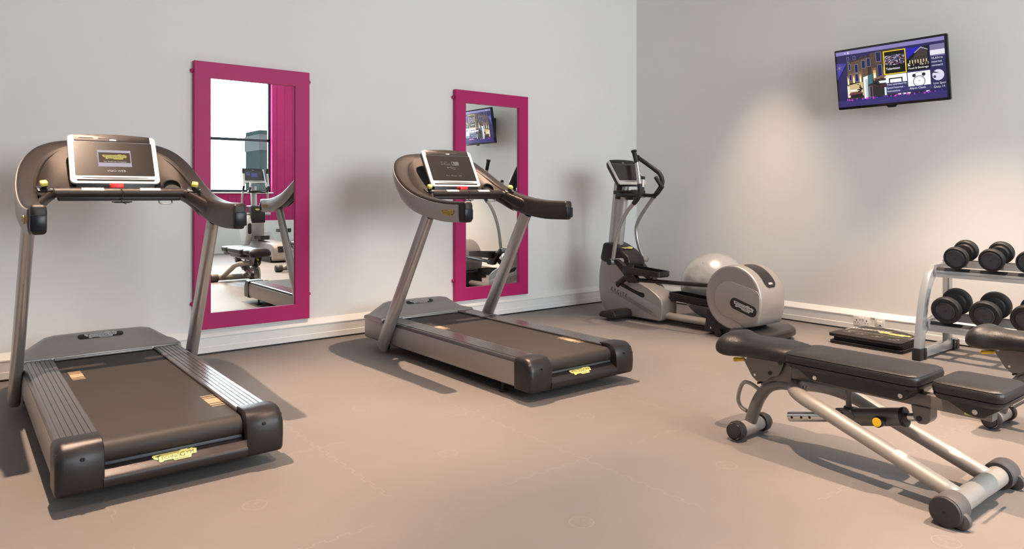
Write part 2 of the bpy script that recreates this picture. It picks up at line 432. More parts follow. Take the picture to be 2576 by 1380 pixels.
# downlights in the ceiling
lights = []
for i, (x, y, p, c) in enumerate(SPOTS):
    if i == 0:
        ORG = Vector((x, y, zc))
        t = thing('recessed_downlight', 'round white recessed downlight in the ceiling', 'ceiling light', (x, y, zc), 'recessed downlights in the ceiling')
        mb = MB(); mb.lathe(WHITEP, [(.045, -.012), (.065, -.010), (.066, -.001), (.045, -.001)], Matrix.Translation((x, y, zc))); mb.build('trim_ring', t)
        mb = MB(); mb.lathe(mat('lamp_glow', (1, .8, .6), emit=(1, .72, .45), estr=6), [(.02, -.003), (.044, -.002), (.044, -.001), (.02, -.001)], Matrix.Translation((x, y, zc))); mb.build('lamp', t)
        lights.append(t); ORG = Vector((0, 0, 0))
    else: dup(lights[0], (x, y, zc))

# ------------------------------------------------------------------ framed wall mirrors
def wall_mirror(xl, label):
    global ORG
    xr = xl + .893; zb, zt = .188, 2.203; fy = 5.62; by = 5.667
    ORG = Vector((xl + .446, by, zb))
    t = thing('wall_mirror', label, 'mirror', ORG.copy(), None)
    ix0, ix1, iz0, iz1 = xl + .117, xr - .119, .31, 2.083
    mb = MB()
    b = bmesh.new()
    def V(x, y, z): return b.verts.new((x, y, z))
    o = [(xl, zb), (xr, zb), (xr, zt), (xl, zt)]; n = [(ix0, iz0), (ix1, iz0), (ix1, iz1), (ix0, iz1)]
    rings = []
    for (pts, yy) in ((o, by), (o, fy + .003), ([(p[0] + (.003 if p[0] < xl + .1 else -.003), p[1] + (.003 if p[1] < 1 else -.003)) for p in o], fy), (n, fy), (n, fy + .022)):
        rings.append([V(p[0], yy, p[1]) for p in pts])
    for i in range(len(rings) - 1):
        for k in range(4): b.faces.new((rings[i][k], rings[i][(k + 1) % 4], rings[i + 1][(k + 1) % 4], rings[i + 1][k]))
    bmesh.ops.recalc_face_normals(b, faces=list(b.faces))
    mb.merge(b, MAG); mb.build('frame', t, sharp=20)
    mb = MB(); mb.box(MIRROR, (ix0 - .02, fy + .02, iz0 - .02), (ix1 + .02, fy + .026, iz1 + .02)); mb.build('mirror_glass', t)
    for (px, pz) in ((xl, 2.13), (xr, 2.13), (xl, .385), (xr, .385)):
        mb = MB(); sgn = -1 if px == xl else 1
        mb.sphere(MAG, (px + sgn * .006, by - .012, pz), .016, 12, 8); mb.build('fixing_knob', t)
    mb = MB(); mb.box(WHITEP, (xl + .01, by - .03, zb - .012), (xr - .005, by, zb - .001), .002); mb.build('support_strip', t)
    ORG = Vector((0, 0, 0)); return t
wall_mirror(1.433, 'tall magenta-framed wall mirror behind the left treadmill, reflecting the window')
wall_mirror(3.768, 'tall magenta-framed wall mirror behind the right treadmill, reflecting the television')

# ------------------------------------------------------------------ fitness consoles
def rrect(w, h, r, n=5):
    out = []
    for cx, cy, a0 in ((w / 2 - r, h / 2 - r, 0), (-w / 2 + r, h / 2 - r, 90), (-w / 2 + r, -h / 2 + r, 180), (w / 2 - r, -h / 2 + r, 270)):
        for k in range(n + 1):
            a = R(a0 + 90 * k / n); out.append((cx + r * math.cos(a), cy + r * math.sin(a)))
    return out
def console(t, M, w, h, kind):
    """M: origin at the middle of the panel's bottom edge, X to the right, Y up the panel, Z to the user"""
    T = lambda x, y, z: M @ Matrix.Translation((x, y, z))
    mb = MB(); k = w / .45
    prof = [(0, .012), (0, -.004)]
    # housing behind the bezel
    rings = []
    for s_, z_ in ((.99, -.002), (.985, -.022), (.88, -.050), (.60, -.062)):
        rings.append([T(0, h / 2, 0) @ Vector((x * s_, y * s_, z_)) for x, y in rrect(w, h, .03)])
    mb.loft(BLACK, rings, True, True)
    hs = mb.build('console_housing', t)
    mb = MB(); mb.prism(BEZEL, rrect(w, h, .026), .017, T(0, h / 2, -.003), .005, 3); bz = mb.build('console_bezel', t)
    gw, gh, gy = w * .885, h * .70, h * .505
    mb = MB(); mb.prism(GLASS, rrect(gw, gh, .006), .0012, T(0, gy, .0138))
    G = T(0, gy, .0153)
    if kind == 'logo':
        LAV, BRN = glow('screen_lavender', (196, 190, 205), .75), glow('screen_brown', (88, 66, 48), .6)
        mb.quad(LAV, -.085, -.052, .085, .058, G); mb.quad(BRN, -.080, -.026, .080, .042, G, .0003)
        brand(mb, .125, G @ Matrix.Translation((0, .012, .0006)), glow('screen_yellow', (205, 190, 90), .8), INK, .0002)
        W = glow('screen_white', (235, 230, 225), .8)
        mb.text(W, 'The Wellness Company', .0105, G @ Matrix.Translation((0, -.019, .0008)), sx=1.15)
        mb.text(W, 'VISIO WEB', .019, G @ Matrix.Translation((.003, -.081, .0008)), sx=1.05)
    elif kind == 'ipod':
        W = glow('screen_grey', (170, 160, 155), .6); D = glow('screen_dark', (50, 40, 36), .4)
        mb.text(W, 'iPhone', .022, G @ Matrix.Translation((-.033, .035, .0005)))
        mb.text(W, 'Made for', .009, G @ Matrix.Translation((-.037, .052, .0005)))
        mb.prism(W, rrect(.013, .026, .003), 0, G @ Matrix.Translation((-.078, .041, .0003))); mb.prism(D, rrect(.009, .018, .002), 0, G @ Matrix.Translation((-.078, .042, .0005)))
        mb.prism(W, rrect(.066, .034, .004), 0, G @ Matrix.Translation((.046, .042, .0003)))
        mb.text(D, 'iPod', .026, G @ Matrix.Translation((.056, .035, .0006))); mb.text(D, 'Made for', .010, G @ Matrix.Translation((.056, .053, .0006)))
        mb.prism(D, rrect(.013, .026, .003), 0, G @ Matrix.Translation((.023, .042, .0006)))
        def ln(a, b, wd=.0013):
            a, b = Vector(a), Vector(b); d = (b - a).normalized(); n = Vector((-d.y, d.x)) * wd
            mb.prism(W, [tuple(a + n), tuple(a - n), tuple(b - n), tuple(b + n)], 0, G @ Matrix.Translation((0, 0, .0004)))
        ln((-.03, .004), (.036, .004)); ln((-.018, .004), (-.006, .014)); ln((-.006, .014), (.006, .014)); ln((-.006, .004), (.008, -.008)); ln((.008, -.008), (.026, -.008))
        for cx, cy, rr in ((-.034, .004, .006), (.008, .014, .003), (.028, -.008, .004)):
            mb.prism(W, [(cx + rr * math.cos(q * math.pi / 6), cy + rr * math.sin(q * math.pi / 6)) for q in range(12)], 0, G @ Matrix.Translation((0, 0, .0005)))
        mb.prism(W, [(.036, .001), (.042, .004), (.036, .007)], 0, G @ Matrix.Translation((0, 0, .0005)))
        mb.text(W, 'iPod - iPhone - USB', .017, G @ Matrix.Translation((.0, -.068, .0005)), sx=1.05)
    elif kind == 'menu':
        mb.quad(glow('screen_blue', (70, 80, 150), .7), -.07, -.03, .05, .05, G); 
        W = glow('screen_blue_dots', (120, 110, 190), .8)
        for q in range(4): mb.quad(W, .07, .01 + q * .018, .14, .017 + q * .018, G, .0003)
    dg = mb.build('display', t)
    # dark strip with slots along the top
    mb = MB(); tw = w * .86
    arc = [(-tw / 2, 0), (tw / 2, 0)] + [(tw / 2 - tw * q / 10, .040 + .010 * (1 - (2 * q / 10 - 1) ** 2)) for q in range(11)]
    mb.prism(CAPM, arc, .020, T(0, h * .865, -.002), .002)
    for a, b in ((-.17, -.10), (-.075, -.008), (.008, .075)):
        mb.quad(INK, a * k, .016, b * k, .024, T(0, h * .865, .0186))
    mb.quad(INK, .128 * k, .012, .131 * k, .026, T(0, h * .865, .0186))
    mb.prism(LOGOW, rrect(.034, .008, .003), .001, T(0, h * .865 + .010, .0184))
    mb.build('slot_panel', t)
    # crescent under the display
    mb = MB(); cw = w * .37
    cres = [(-cw, .004), (-cw * .5, -.001), (0, -.003), (cw * .5, -.001), (cw, .004), (cw * .5, .0065), (0, .008), (-cw * .5, .0065)]
    mb.prism(mat('blue_grey_gloss', (0.16, 0.17, 0.19), 0.15), cres, .003, T(0, h * .105, .0135)); mb.build('status_bar', t)
    return bz

# ------------------------------------------------------------------ treadmill
def interp4(curves, n):
    return [cr(c, n) for c in curves]
def full(c):                              # mirror a right-hand control curve to the left: left end -> centre -> right end
    left = [(-p[0], p[1], p[2]) for p in c]
    return left + [p for p in c[::-1]][1:]
UO = [(.468, .63, 1.158), (.470, .85, 1.163), (.474, 1.05, 1.184), (.474, 1.25, 1.227), (.468, 1.42, 1.292), (.447, 1.56, 1.372), (.400, 1.66, 1.447), (.330, 1.705, 1.497), (.215, 1.725, 1.526), (0, 1.735, 1.536)]
LO = [(.462, .63, 1.022), (.468, .85, 1.022), (.474, 1.05, 1.046), (.474, 1.25, 1.090), (.464, 1.42, 1.165), (.440, 1.55, 1.262), (.400, 1.645, 1.335), (.330, 1.71, 1.385), (.215, 1.75, 1.415), (0, 1.765, 1.425)]
UI = [(.402, .63, 1.156), (.400, .85, 1.160), (.396, 1.05, 1.180), (.388, 1.22, 1.215), (.378, 1.36, 1.265), (.352, 1.49, 1.340), (.308, 1.585, 1.408), (.245, 1.635, 1.452), (.155, 1.655, 1.480), (0, 1.662, 1.488)]
LI = [(.402, .63, 1.024), (.400, .85, 1.024), (.396, 1.05, 1.046), (.388, 1.22, 1.085), (.380, 1.38, 1.150), (.360, 1.51, 1.245), (.318, 1.60, 1.318), (.255, 1.66, 1.370), (.160, 1.69, 1.400), (0, 1.70, 1.410)]
def treadmill(xc, yr, label, kind):
    global ORG
    ORG = Vector((0, 0, 0))
    t = thing('treadmill', label, 'treadmill', (xc, yr, 0), 'treadmills in front of the mirrors')
    # frame under the deck
    mb = MB(); mb.box(BLACK, (-.395, .10, .075), (.395, 2.0, .205), .01); mb.build('base_frame', t)
    # belt: a loop around the rear roller
    rr = .047; zt = .226
    loop = [(1.95, zt), (.11, zt)] + [(.090 - rr * math.sin(a), zt - rr + rr * math.cos(a)) for a in [R(q) for q in range(15, 181, 15)]] + [(1.95, zt - 2 * rr)]
    rings = [[Vector((xx, y, z)) for y, z in loop] for xx in (-.266, .266)]
    mb = MB(); mb.loft(BELT, rings, True, True)
    for (bx, by, sgn) in ((-.205, 1.33, 1), (.235, .39, 1)):
        for (a, b) in ((-.105, -.094), (-.078, -.060), (-.048, .040), (.052, .070), (.086, .100)):
            mb.quad(TAN, -.030, a, .030, b, Matrix.Translation((bx, by, zt + .0006)))
    mb.build('running_belt', t, sharp=50)
    mb = MB(); mb.cyl(BLACK, (-.262, .090, zt - rr), (.262, .090, zt - rr), rr - .004, 24); mb.build('rear_roller', t)
    for s_ in (-1, 1):
        # ribbed side rail
        prof = []
        xs0, xs1 = .268, .410; nr = 6
        prof.append((xs0, .205)); prof.append((xs0, .236))
        for q in range(nr):
            a = xs0 + .006 + (xs1 - xs0 - .012) * q / nr; b = xs0 + .006 + (xs1 - xs0 - .012) * (q + 1) / nr
            prof += [(a, .241), (b - .0045, .241), (b - .0035, .2375), (b - .001, .2375)]
        prof += [(xs1, .240), (.419, .234), (.424, .222), (.424, .205)]
        mb = MB(); mb.loft(RAILM, [[Vector((s_ * x, y, z)) for x, z in prof] for y in (.135, 1.83)], True, True); mb.build('side_rail', t, sharp=25)
        # silver side panel, slightly bowed
        sp = [(.396, .075), (.412, .066), (.424, .075), (.431, .12), (.431, .17), (.425, .213), (.418, .219), (.408, .213)]
        mb = MB(); mb.loft(SILVER, [[Vector((s_ * x, y, z)) for x, z in sp] for y in (.075, 1.88)], True, True); mb.build('side_panel', t, sharp=40)
        # upright
        b0, b1 = Vector((s_ * .458, 1.735, .045)), Vector((s_ * .437, 1.10, 1.06))
        mb = MB(); ax = (b1 - b0).normalized(); side = Vector((1, 0, 0)); fw = ax.cross(side).normalized()
        rings = []
        for q, kk in ((0, .97), (.004, 1), (1, .92)):
            c = b0.lerp(b1, q); ring = []
            for a in range(24):
                an = 2 * math.pi * a / 24; cs, sn = math.cos(an), math.sin(an)
                ex = .72; ring.append(c + side * (.031 * kk * math.copysign(abs(cs) ** ex, cs)) + fw * (.056 * kk * math.copysign(abs(sn) ** ex, sn)))
            rings.append(ring)
        mb.loft(SILVERTUBE, rings, True, True); mb.build('upright', t, sharp=40)
        # end cap of the handle
        mb = MB(); mb.box(NAVYP, (s_ * .437 - .031, .607, 1.040), (s_ * .437 + .031, .64, 1.112), .006); mb.build('handle_end_window', t)
        # front transport wheel and adjustable rear foot
        mb = MB(); mb.cyl(RUBBER, (s_ * .37, 1.80, .036), (s_ * .412, 1.80, .036), .035, 20, bev=.005); mb.build('transport_wheel', t)
        mb = MB(); mb.cyl(BLACK, (s_ * .38, .33, .012), (s_ * .38, .33, .09), .010, 12); mb.cyl(RUBBER, (s_ * .38, .33, 0), (s_ * .38, .33, .014), .026, 20, bev=.003); mb.build('levelling_foot', t)
    # rear cover: two end blocks joined by a low bridge
    mb = MB()
    yzp = [(.150, .058), (.012, .058), (.002, .075), (-.004, .13), (.0, .185), (.014, .222), (.040, .245), (.075, .2525), (.150, .2475)]
    for s_ in (-1, 1):
        rings = []
        for xx, sh in ((.272, .004), (.276, 0), (.405, 0), (.424, .004), (.432, .014), (.436, .030)):
            rings.append([Vector((s_ * xx, y + (sh * .6 if y < .06 else 0), z - (sh if z > .2 else 0) + (sh * .3 if z < .07 else 0))) for y, z in yzp])
        mb.loft(CAPM, rings, True, True)
        mb.cyl(INK, (s_ * .345, -.0058, .193), (s_ * .345, .01, .193), .0075, 12)
    rings = [[Vector((xx, y, z)) for y, z in ((.10, .058), (.012, .058), (.0, .07), (-.004, .098), (.000, .104), (.008, .109), (.050, .138), (.060, .138), (.10, .10))] for xx in (-.275, .275)]
    mb.loft(CAPM, rings, True, True)
    rc = mb.build('rear_cover', t, sharp=42)
    mb = MB(); brand(mb, .172, frame((-.012, .0285, .1240), (1, 0, 0), (0, .042, .029)), LOGOY, INK, .0015); mb.build('brand_badge', rc)
    mb = MB(); mb.box(mat('dark_blue_grey_strip', (.06, .075, .09), .4), (-.264, .046, .138), (.264, .060, .150), .001); mb.build('scraper_strip', t)
    for s_ in (-1, 1):
        mb = MB(); mb.box(SHELL, (s_ * .424 - .008, .020, .080), (s_ * .424 + .009, .074, .222), .006); mb.build('corner_insert', t)
    # motor hood
    def hood_row(y, ze, zm, xm=.29):
        return [Vector((xx, y, zz)) for xx, zz in ((-.434, ze - .016), (-.430, ze), (-.40, ze + .10 * (zm - ze)), (-(xm + .04), ze + .62 * (zm - ze)), (-xm, ze + .9 * (zm - ze)), (-xm + .05, zm), (0, zm + .003),
                (xm - .05, zm), (xm, ze + .9 * (zm - ze)), (xm + .04, ze + .62 * (zm - ze)), (.40, ze + .10 * (zm - ze)), (.430, ze), (.434, ze - .016))]
    mb = MB()
    rows = [hood_row(1.795, .243, .243), hood_row(1.80, .249, .250), hood_row(1.83, .250, .256), hood_row(1.88, .250, .285), hood_row(1.95, .249, .325), hood_row(1.99, .248, .338), hood_row(2.03, .246, .338), hood_row(2.06, .243, .320), hood_row(2.085, .236, .27)]
    b = bmesh.new(); V = [[b.verts.new(p) for p in r] for r in rows]
    bot = [[b.verts.new((p.x, p.y, .215)) for p in (r[0], r[-1])] for r in rows]
    for i in range(len(V) - 1):
        for k in range(len(V[0]) - 1): b.faces.new((V[i][k], V[i][k + 1], V[i + 1][k + 1], V[i + 1][k]))
        b.faces.new((V[i][0], V[i + 1][0], bot[i + 1][0], bot[i][0])); b.faces.new((V[i][-1], bot[i][1], bot[i + 1][1], V[i + 1][-1]))
    b.faces.new(V[-1] + [bot[-1][1], bot[-1][0]]); b.faces.new(V[0][::-1] + [bot[0][0], bot[0][1]])
    bmesh.ops.recalc_face_normals(b, faces=list(b.faces)); mb.merge(b, SILVER)
    mb.box(SILVER, (-.262, 1.772, .229), (.262, 1.81, .2425), .003)
    hd = mb.build('motor_hood', t, sharp=50)
    mb = MB(); P0 = Vector((0, 1.945, .3245)); F = frame(P0, (1, 0, 0), (0, .05, .028))
    ov = [(.125 * math.cos(2 * math.pi * q / 28), .022 * math.sin(2 * math.pi * q / 28)) for q in range(28)]
    ov = rrect(.25, .042, .02, 5)
    mb.prism(CAPM, ov, .0015, F @ Matrix.Translation((0, 0, .001)), .0004); brand(mb, .18, F @ Matrix.Translation((0, -.001, .0027)), LOGOW, INK); mb.build('hood_badge', hd)
    mb = MB(); mb.box(SILVER, (-.432, 1.80, .066), (.432, 2.085, .226), .018, 3); mb.build('motor_housing', t)
    # handrail hoop: dark core swept through four corner curves
    n = 4; C = [cr(full(c), n) for c in (UO, UI, LI, LO)]; rings = []
    for i in range(len(C[0])):
        q = [c[i] for c in C]; ring = []
        for a in range(20):
            an = 2 * math.pi * (a + .5) / 20; cs, sn = math.cos(an), math.sin(an)
            u = math.copysign(abs(cs) ** .42, cs) * .5 + .5; v = math.copysign(abs(sn) ** .30, sn) * .5 + .5
            top = q[1].lerp(q[0], u); low = q[2].lerp(q[3], u); ring.append(low.lerp(top, v))
        rings.append(ring)
    mid = lambda r: sum(r, Vector()) / len(r)
    def shrink(r, f, dy): c = mid(r); return [c + (p - c) * f + Vector((0, dy, 0)) for p in r]
    rings = [shrink(rings[0], .72, -.016), shrink(rings[0], .90, -.012), shrink(rings[0], .98, -.005)] + rings + [shrink(rings[-1], .98, -.005), shrink(rings[-1], .90, -.012), shrink(rings[-1], .72, -.016)]
    mb = MB(); mb.loft(DARK, rings, True, True); hr = mb.build('handrail', t, sharp=60)
    # silver outer band
    mb = MB(); A = cr(full(UO), n); B = cr(full(LO), n); rows = []
    for i in range(len(A)):
        if A[i].y < .645: continue
        T_ = (A[min(i + 1, len(A) - 1)] - A[max(i - 1, 0)]); T_.z = 0; T_.normalize(); o_ = Vector((-T_.y, T_.x, 0))
        ce = Vector((0, 1.0, 0));
        if (A[i] - ce).dot(o_) < 0: o_ = -o_
        a = A[i].lerp(B[i], .16); d = A[i].lerp(B[i], .99)
        rows.append([a - o_ * .004, a + o_ * .004, a.lerp(d, .12) + o_ * .007, a.lerp(d, .5) + o_ * .009, a.lerp(d, .85) + o_ * .006, d + o_ * .0, d - o_ * .006])
    mb.loft(SILVER, rows, True, True); mb.build('outer_band', t, sharp=50)
    for s_ in (-1, 1):
        mb = MB(); F = frame((s_ * .4803, .800, 1.085), (0, s_, 0), (0, 0, 1)); brand(mb, .150, F, LOGOG, INK, .0012); mb.build('handle_badge', t)
    # concave shell behind the console
    U = [p.lerp(q_, .18) for p, q_ in zip(cr(full(UI), n), cr(full(UO), n)) if p.y > 1.16]; m_ = len(U)
    Lc = [Vector((-.382 + .764 * i / (m_ - 1), 1.335 - .12 * abs(2 * i / (m_ - 1) - 1) ** 6, 1.196)) for i in range(m_)]
    rows = []
    for k in range(9):
        f = k / 8; bul = math.sin(math.pi * f) ; rows.append([U[i].lerp(Lc[i], f) + Vector((0, .032, -.012)) * bul * min(1, (U[i] - Lc[i]).length / .2) for i in range(m_)])
    mb = MB(); mb.loft(DARK, rows, False, False)
    U2 = [p for p in cr(full(LI), n) if p.y > 1.16]
    while len(U2) > m_: U2.pop(0) if len(U2) % 2 else U2.pop()
    while len(U2) < m_: U2 = [U2[0]] + U2
    rows = []
    for k in range(7):
        f = k / 6; bul = math.sin(math.pi * f); rows.append([U2[i].lerp(Lc[i], f) + Vector((0, .06, -.03)) * bul * min(1, (U2[i] - Lc[i]).length / .25) for i in range(m_)])
    mb.loft(DARK, rows, False, False)
    sh = mb.build('console_shell', t, sharp=60)
    mb = MB()
    F = frame((.282, 1.375, 1.243), (1, 0, 0), (0, .55, .8))
    circ = lambda r_, z_: [F @ Vector((r_ * math.cos(R(k * 12)), r_ * math.sin(R(k * 12)), z_)) for k in range(30)]
    mb.loft(DARK, [circ(.054, -.02), circ(.054, .006), circ(.051, .010), circ(.047, .008), circ(.046, -.004)], True, False)
    mb.loft(INK, [circ(.046, -.004), circ(.045, -.012), circ(.001, -.013)], True, False); mb.build('cup_holder', t)
    # grip bar between the arms
    mb = MB(); mb.cyl(DARK, (-.318, 1.258, 1.212), (.318, 1.258, 1.212), .0265, 24); mb.box(DARK, (-.30, 1.246, 1.168), (.30, 1.272, 1.20), .008)
    gb = mb.build('grip_bar', t)
    for s_ in (-1, 1):
        mb = MB(); mb.loft(BEZEL, [[Vector((xx, 1.258 - .0270 * math.sin(R(q)), 1.212 + .0270 * math.cos(R(q)))) for q in range(-10, 61, 10)] for xx in (s_ * .14 - .052, s_ * .14 + .052)], False, False); mb.build('pulse_sensor', gb)
        mb = MB(); rings = []
        for q in range(9):
            f = q / 8; e = f ** 1.25
            cy_, cz_ = 1.258 + (1.115 - 1.258) * e, 1.208 + (1.122 - 1.208) * e; ay, az = .028 + .052 * e, .029 + .017 * e
            rings.append([Vector((s_ * (.312 + .096 * f), cy_ + ay * math.cos(R(k * 15)), cz_ + az * math.sin(R(k * 15)) + .42 * 0)) for k in range(24)])
        mb.loft(DARK, rings, True, True); mb.build('bar_mount', t)
        F = frame((s_ * .362, 1.218, 1.232), (1, -.25 * s_, .0), (0, .85, .52))
        mb = MB(); mb.box(BLACK, (-.034, -.024, -.010), (.036, .024, .003), .004, M=F); mb.quad(WHITEINK, -.034, -.012, -.022, -.008, F, .005); mb.quad(WHITEINK, .024, -.012, .036, -.008, F, .005)
        js = mb.build('control_pad', t)
        mb = MB(); mb.cyl(BLACK, F @ Vector((0, 0, .002)), F @ Vector((0, 0, .022)), .011, 16, .014); mb.box(YELLOW, (-.017, -.015, .020), (.017, .017, .046), .008, 3, M=F @ Matrix.Rotation(R(12 * s_), 4, 'Y')); mb.build('joystick', js, label='pale yellow speed joystick')
    # safety key, its cord, little reading shelf, wire hook
    mb = MB(); mb.box(BLACK, (-.10, 1.285, 1.214), (.055, 1.345, 1.226), .003); mb.build('key_holder', t)
    mb = MB(); mb.box(RED, (-.050, 1.272, 1.236), (.014, 1.325, 1.262), .004, M=Matrix.Identity(4)); mb.build('safety_key', t)
    mb = MB(); mb.tube(BLACK, [(-.03, 1.262, 1.240), (.0, 1.232, 1.225), (.0, 1.226, 1.19), (-.005, 1.235, 1.165), (.02, 1.24, 1.150)], .0022, 8, 5)
    mb.tube(BLACK, [(-.05, 1.25, 1.162), (.05, 1.25, 1.162)], .003, 8); mb.tube(BLACK, [(-.035, 1.262, 1.158), (.04, 1.262, 1.158)], .002, 8); mb.build('key_cord', t)
    mb = MB(); mb.tube(SILVERTUBE, [(.185, 1.262, 1.18), (.187, 1.250, 1.158), (.197, 1.246, 1.152), (.243, 1.246, 1.152), (.253, 1.250, 1.158), (.255, 1.262, 1.18)], .0045, 10, 3); mb.build('towel_hook', t)
    Fm = frame((0, 1.405, 1.258), (1, 0, 0), (0, .158, .278)); console(t, Fm, .452, .320, kind)
    mb = MB(); mb.box(BLACK, (-.20, 1.40, 1.20), (.20, 1.50, 1.29), .01); mb.build('console_mount', t)
    return t
treadmill(.745, 3.14, 'left treadmill nearest the camera, its lit screen showing a yellow logo and VISIO WEB', 'logo')
treadmill(3.04, 3.12, 'middle treadmill, second from the left, its dark screen showing iPod - iPhone - USB', 'ipod')

# ------------------------------------------------------------------ elliptical cross trainer in the corner
def yz(x, pts): return [Vector((x, y, z)) for y, z in pts]
def side_prism(mb, m, x0_, x1_, pts, bev=.0, seg=3):
    """profile given in (y, z); extruded from x0_ to x1_ with rounded edges"""
    F = Matrix(((0, 0, 1, x0_), (1, 0, 0, 0), (0, 1, 0, 0), (0, 0, 0, 1)))
    mb.prism(m, pts, x1_ - x0_, F, bev, seg)
def smooth2(pts, n=4):
    P = [Vector((p[0], p[1], 0)) for p in pts]; Q = P[-2:] + P + P[:2]; out = []
    for i in range(1, len(Q) - 2):
        if i < 2 or i >= len(P) + 2: continue
        a, b, c, d = Q[i - 1], Q[i], Q[i + 1], Q[i + 2]
        for k in range(n):
            t = k / n; v = .5 * ((2 * b) + (c - a) * t + (2 * a - 5 * b + 4 * c - d) * t * t + (3 * b - a - 3 * c + d) * t ** 3); out.append((v.x, v.y))
    return out
def cap2(pts, r, n=4):                    # polygon with rounded corners
    out = []; N_ = len(pts)
    for i in range(N_):
        p = Vector(pts[i]); a = Vector(pts[i - 1]); c = Vector(pts[(i + 1) % N_])
        ra = min(r, (a - p).length * .45, (c - p).length * .45)
        s_, e = p + (a - p).normalized() * ra, p + (c - p).normalized() * ra
        for k in range(n + 1):
            t = k / n; v = s_ * (1 - t) ** 2 + p * 2 * t * (1 - t) + e * t * t; out.append((v.x, v.y))
    return out
def pedal(t, xc, yf, yb, zf, name='pedal'):
    """open tray pedal, front end at y=yf (wall side), rear end at yb"""
    mb = MB(); w = .085
    L_ = yf - yb
    outer = rrect(w * 2, L_, .03, 4); inner = rrect(w * 2 - .016, L_ - .016, .025, 4)
    c = Matrix.Translation((xc, (yf + yb) / 2, zf))
    def hgt(y): q = (y + L_ / 2) / L_; return .040 + .022 * max(0, min(1, (q - .35) / .25))
    rings = [[c @ Vector((x * .9, y * .95, -.012)) for x, y in outer], [c @ Vector((x, y, .0)) for x, y in outer], [c @ Vector((x, y, hgt(y))) for x, y in outer],
             [c @ Vector((x, y, hgt(y))) for x, y in inner], [c @ Vector((x, y, .008)) for x, y in inner]]
    mb.loft(PEDAL, rings, True, True)
    for dx in (-.05, .05):
        for yy in (.1, -.12): mb.cyl(CHROME, c @ Vector((dx - .015, yy, -.016)), c @ Vector((dx - .015, yy, -.008)), .005, 8)
    return mb.build(name, t)
def elliptical():
    global ORG
    ORG = Vector((5.27, 4.05, 0))
    t = thing('elliptical_trainer', 'silver elliptical cross trainer standing in the corner of the room', 'elliptical trainer', (5.27, 4.05, 0))
    sp = [(5.0635, 0.5906), (5.1011, 0.4483), (5.1092, 0.2757), (5.0889, 0.1436), (5.033, 0.0573), (4.9365, 0.028), (4.8248, 0.028), (4.3271, 0.028), (4.2986, 0.0471), (4.2905, 0.1487), (4.2946, 0.2168), (4.3525, 0.2675), (4.4581, 0.3214), (4.578, 0.363), (4.672, 0.395), (4.725, 0.43), (4.745, 0.5), (4.75, 0.58), (4.9, 0.6)]
    mb = MB(); side_prism(mb, SILVER, 5.16, 5.38, cap2(sp, .03, 3), .014, 3); body = mb.build('front_body', t, sharp=50)
    # slot in the flank, raised panel with its lettering
    mb = MB(); slot = [(4.8502, 0.359), (4.8146, 0.362), (4.6724, 0.3041), (4.5709, 0.2777), (4.5099, 0.2706), (4.4947, 0.2472), (4.515, 0.2269), (4.5709, 0.231), (4.6928, 0.2574), (4.7943, 0.3011)]
    side_prism(mb, INK, 5.1575, 5.161, cap2(slot, .012, 3)); mb.build('crank_slot', body)
    mb = MB(); side_prism(mb, INK, 5.379, 5.3825, cap2(slot, .012, 3)); mb.build('crank_slot', body)
    for xs, d in ((5.1565, -1), (5.3835, 1)):
        mb = MB(); pn = [(4.9772, 0.3214), (4.9467, 0.3468), (4.8756, 0.3315), (4.3068, 0.1589), (4.3047, 0.0674), (4.3677, 0.0624), (4.9365, 0.2472)]
        side_prism(mb, SILVER, min(xs, xs - d * .004), max(xs, xs - d * .004), cap2(pn, .02, 3), .0012, 2)
        a = Vector((xs + d * .0004, 4.825, .247)); F = frame(a, Vector((0, d, 0)) * 1 + Vector((0, 0, -.245 * -d)) if False else (Vector((0, -1, -.27)) if d < 0 else Vector((0, 1, .27))), (0, 0, 1))
        mb.text(INK, 'E X C I T E', .052, F, sx=.9)
        b0, b1 = Vector((xs + d * .0004, 4.698, .209)), Vector((xs + d * .0004, 4.398, .101))
        mb.loft(INK, [[b0 + Vector((0, 0, .0012)), b0 - Vector((0, 0, .0012))], [b1 + Vector((0, 0, .0012)), b1 - Vector((0, 0, .0012))]], False, False)
        mb.build('side_panel', body)
    mb = MB(); col = [(5.04, .722), (5.085, .550), (5.00, .522), (4.80, .530), (4.735, .495), (4.70, .505), (4.688, .55), (4.71, .60), (4.79, .655), (4.89, .705), (4.96, .728)]
    side_prism(mb, CAPM, 5.15, 5.39, cap2(col, .03, 4), .02, 3); cl = mb.build('pivot_cover', t, sharp=50)
    mb = MB(); F = frame((5.27, 4.825, .676), (1, 0, 0), (0, .14, .062)); brand(mb, .15, F @ Matrix.Translation((0, -.01, .004)), LOGOY, INK, .002); mb.build('brand_badge', cl)
    # front foot
    mb = MB(); side_prism(mb, CAPM, 4.92, 5.62, cap2([(4.66, .028), (4.86, .028), (4.875, .055), (4.84, .085), (4.74, .105), (4.675, .098), (4.655, .06)], .012, 3), .012, 3); mb.build('front_foot', t)
    for xx in (4.96, 5.57):
        mb = MB(); mb.cyl(RUBBER, (xx, 4.76, 0), (xx, 4.76, .032), .03, 16, bev=.004); mb.build('rubber_pad', t)
    # column with oval section
    b0, b1 = Vector((5.27, 4.985, .62)), Vector((5.27, 4.893, 1.31))
    mb = MB(); mb.tube(SILVERTUBE, [b0, b1], 1.0, 28, sec=(.058, .088), up=(0, 1, 0)); mb.build('column', t)
    # tray below the console
    mb = MB(); tr = smooth2([(-.11, -.02), (-.10, -.17), (-.03, -.23), (.06, -.23), (.11, -.15), (.09, .0), (.07, .07), (-.07, .07)], 4)
    mb.prism(DARK, tr, .040, Matrix.Translation((5.27, 4.87, 1.205)), .010, 3)
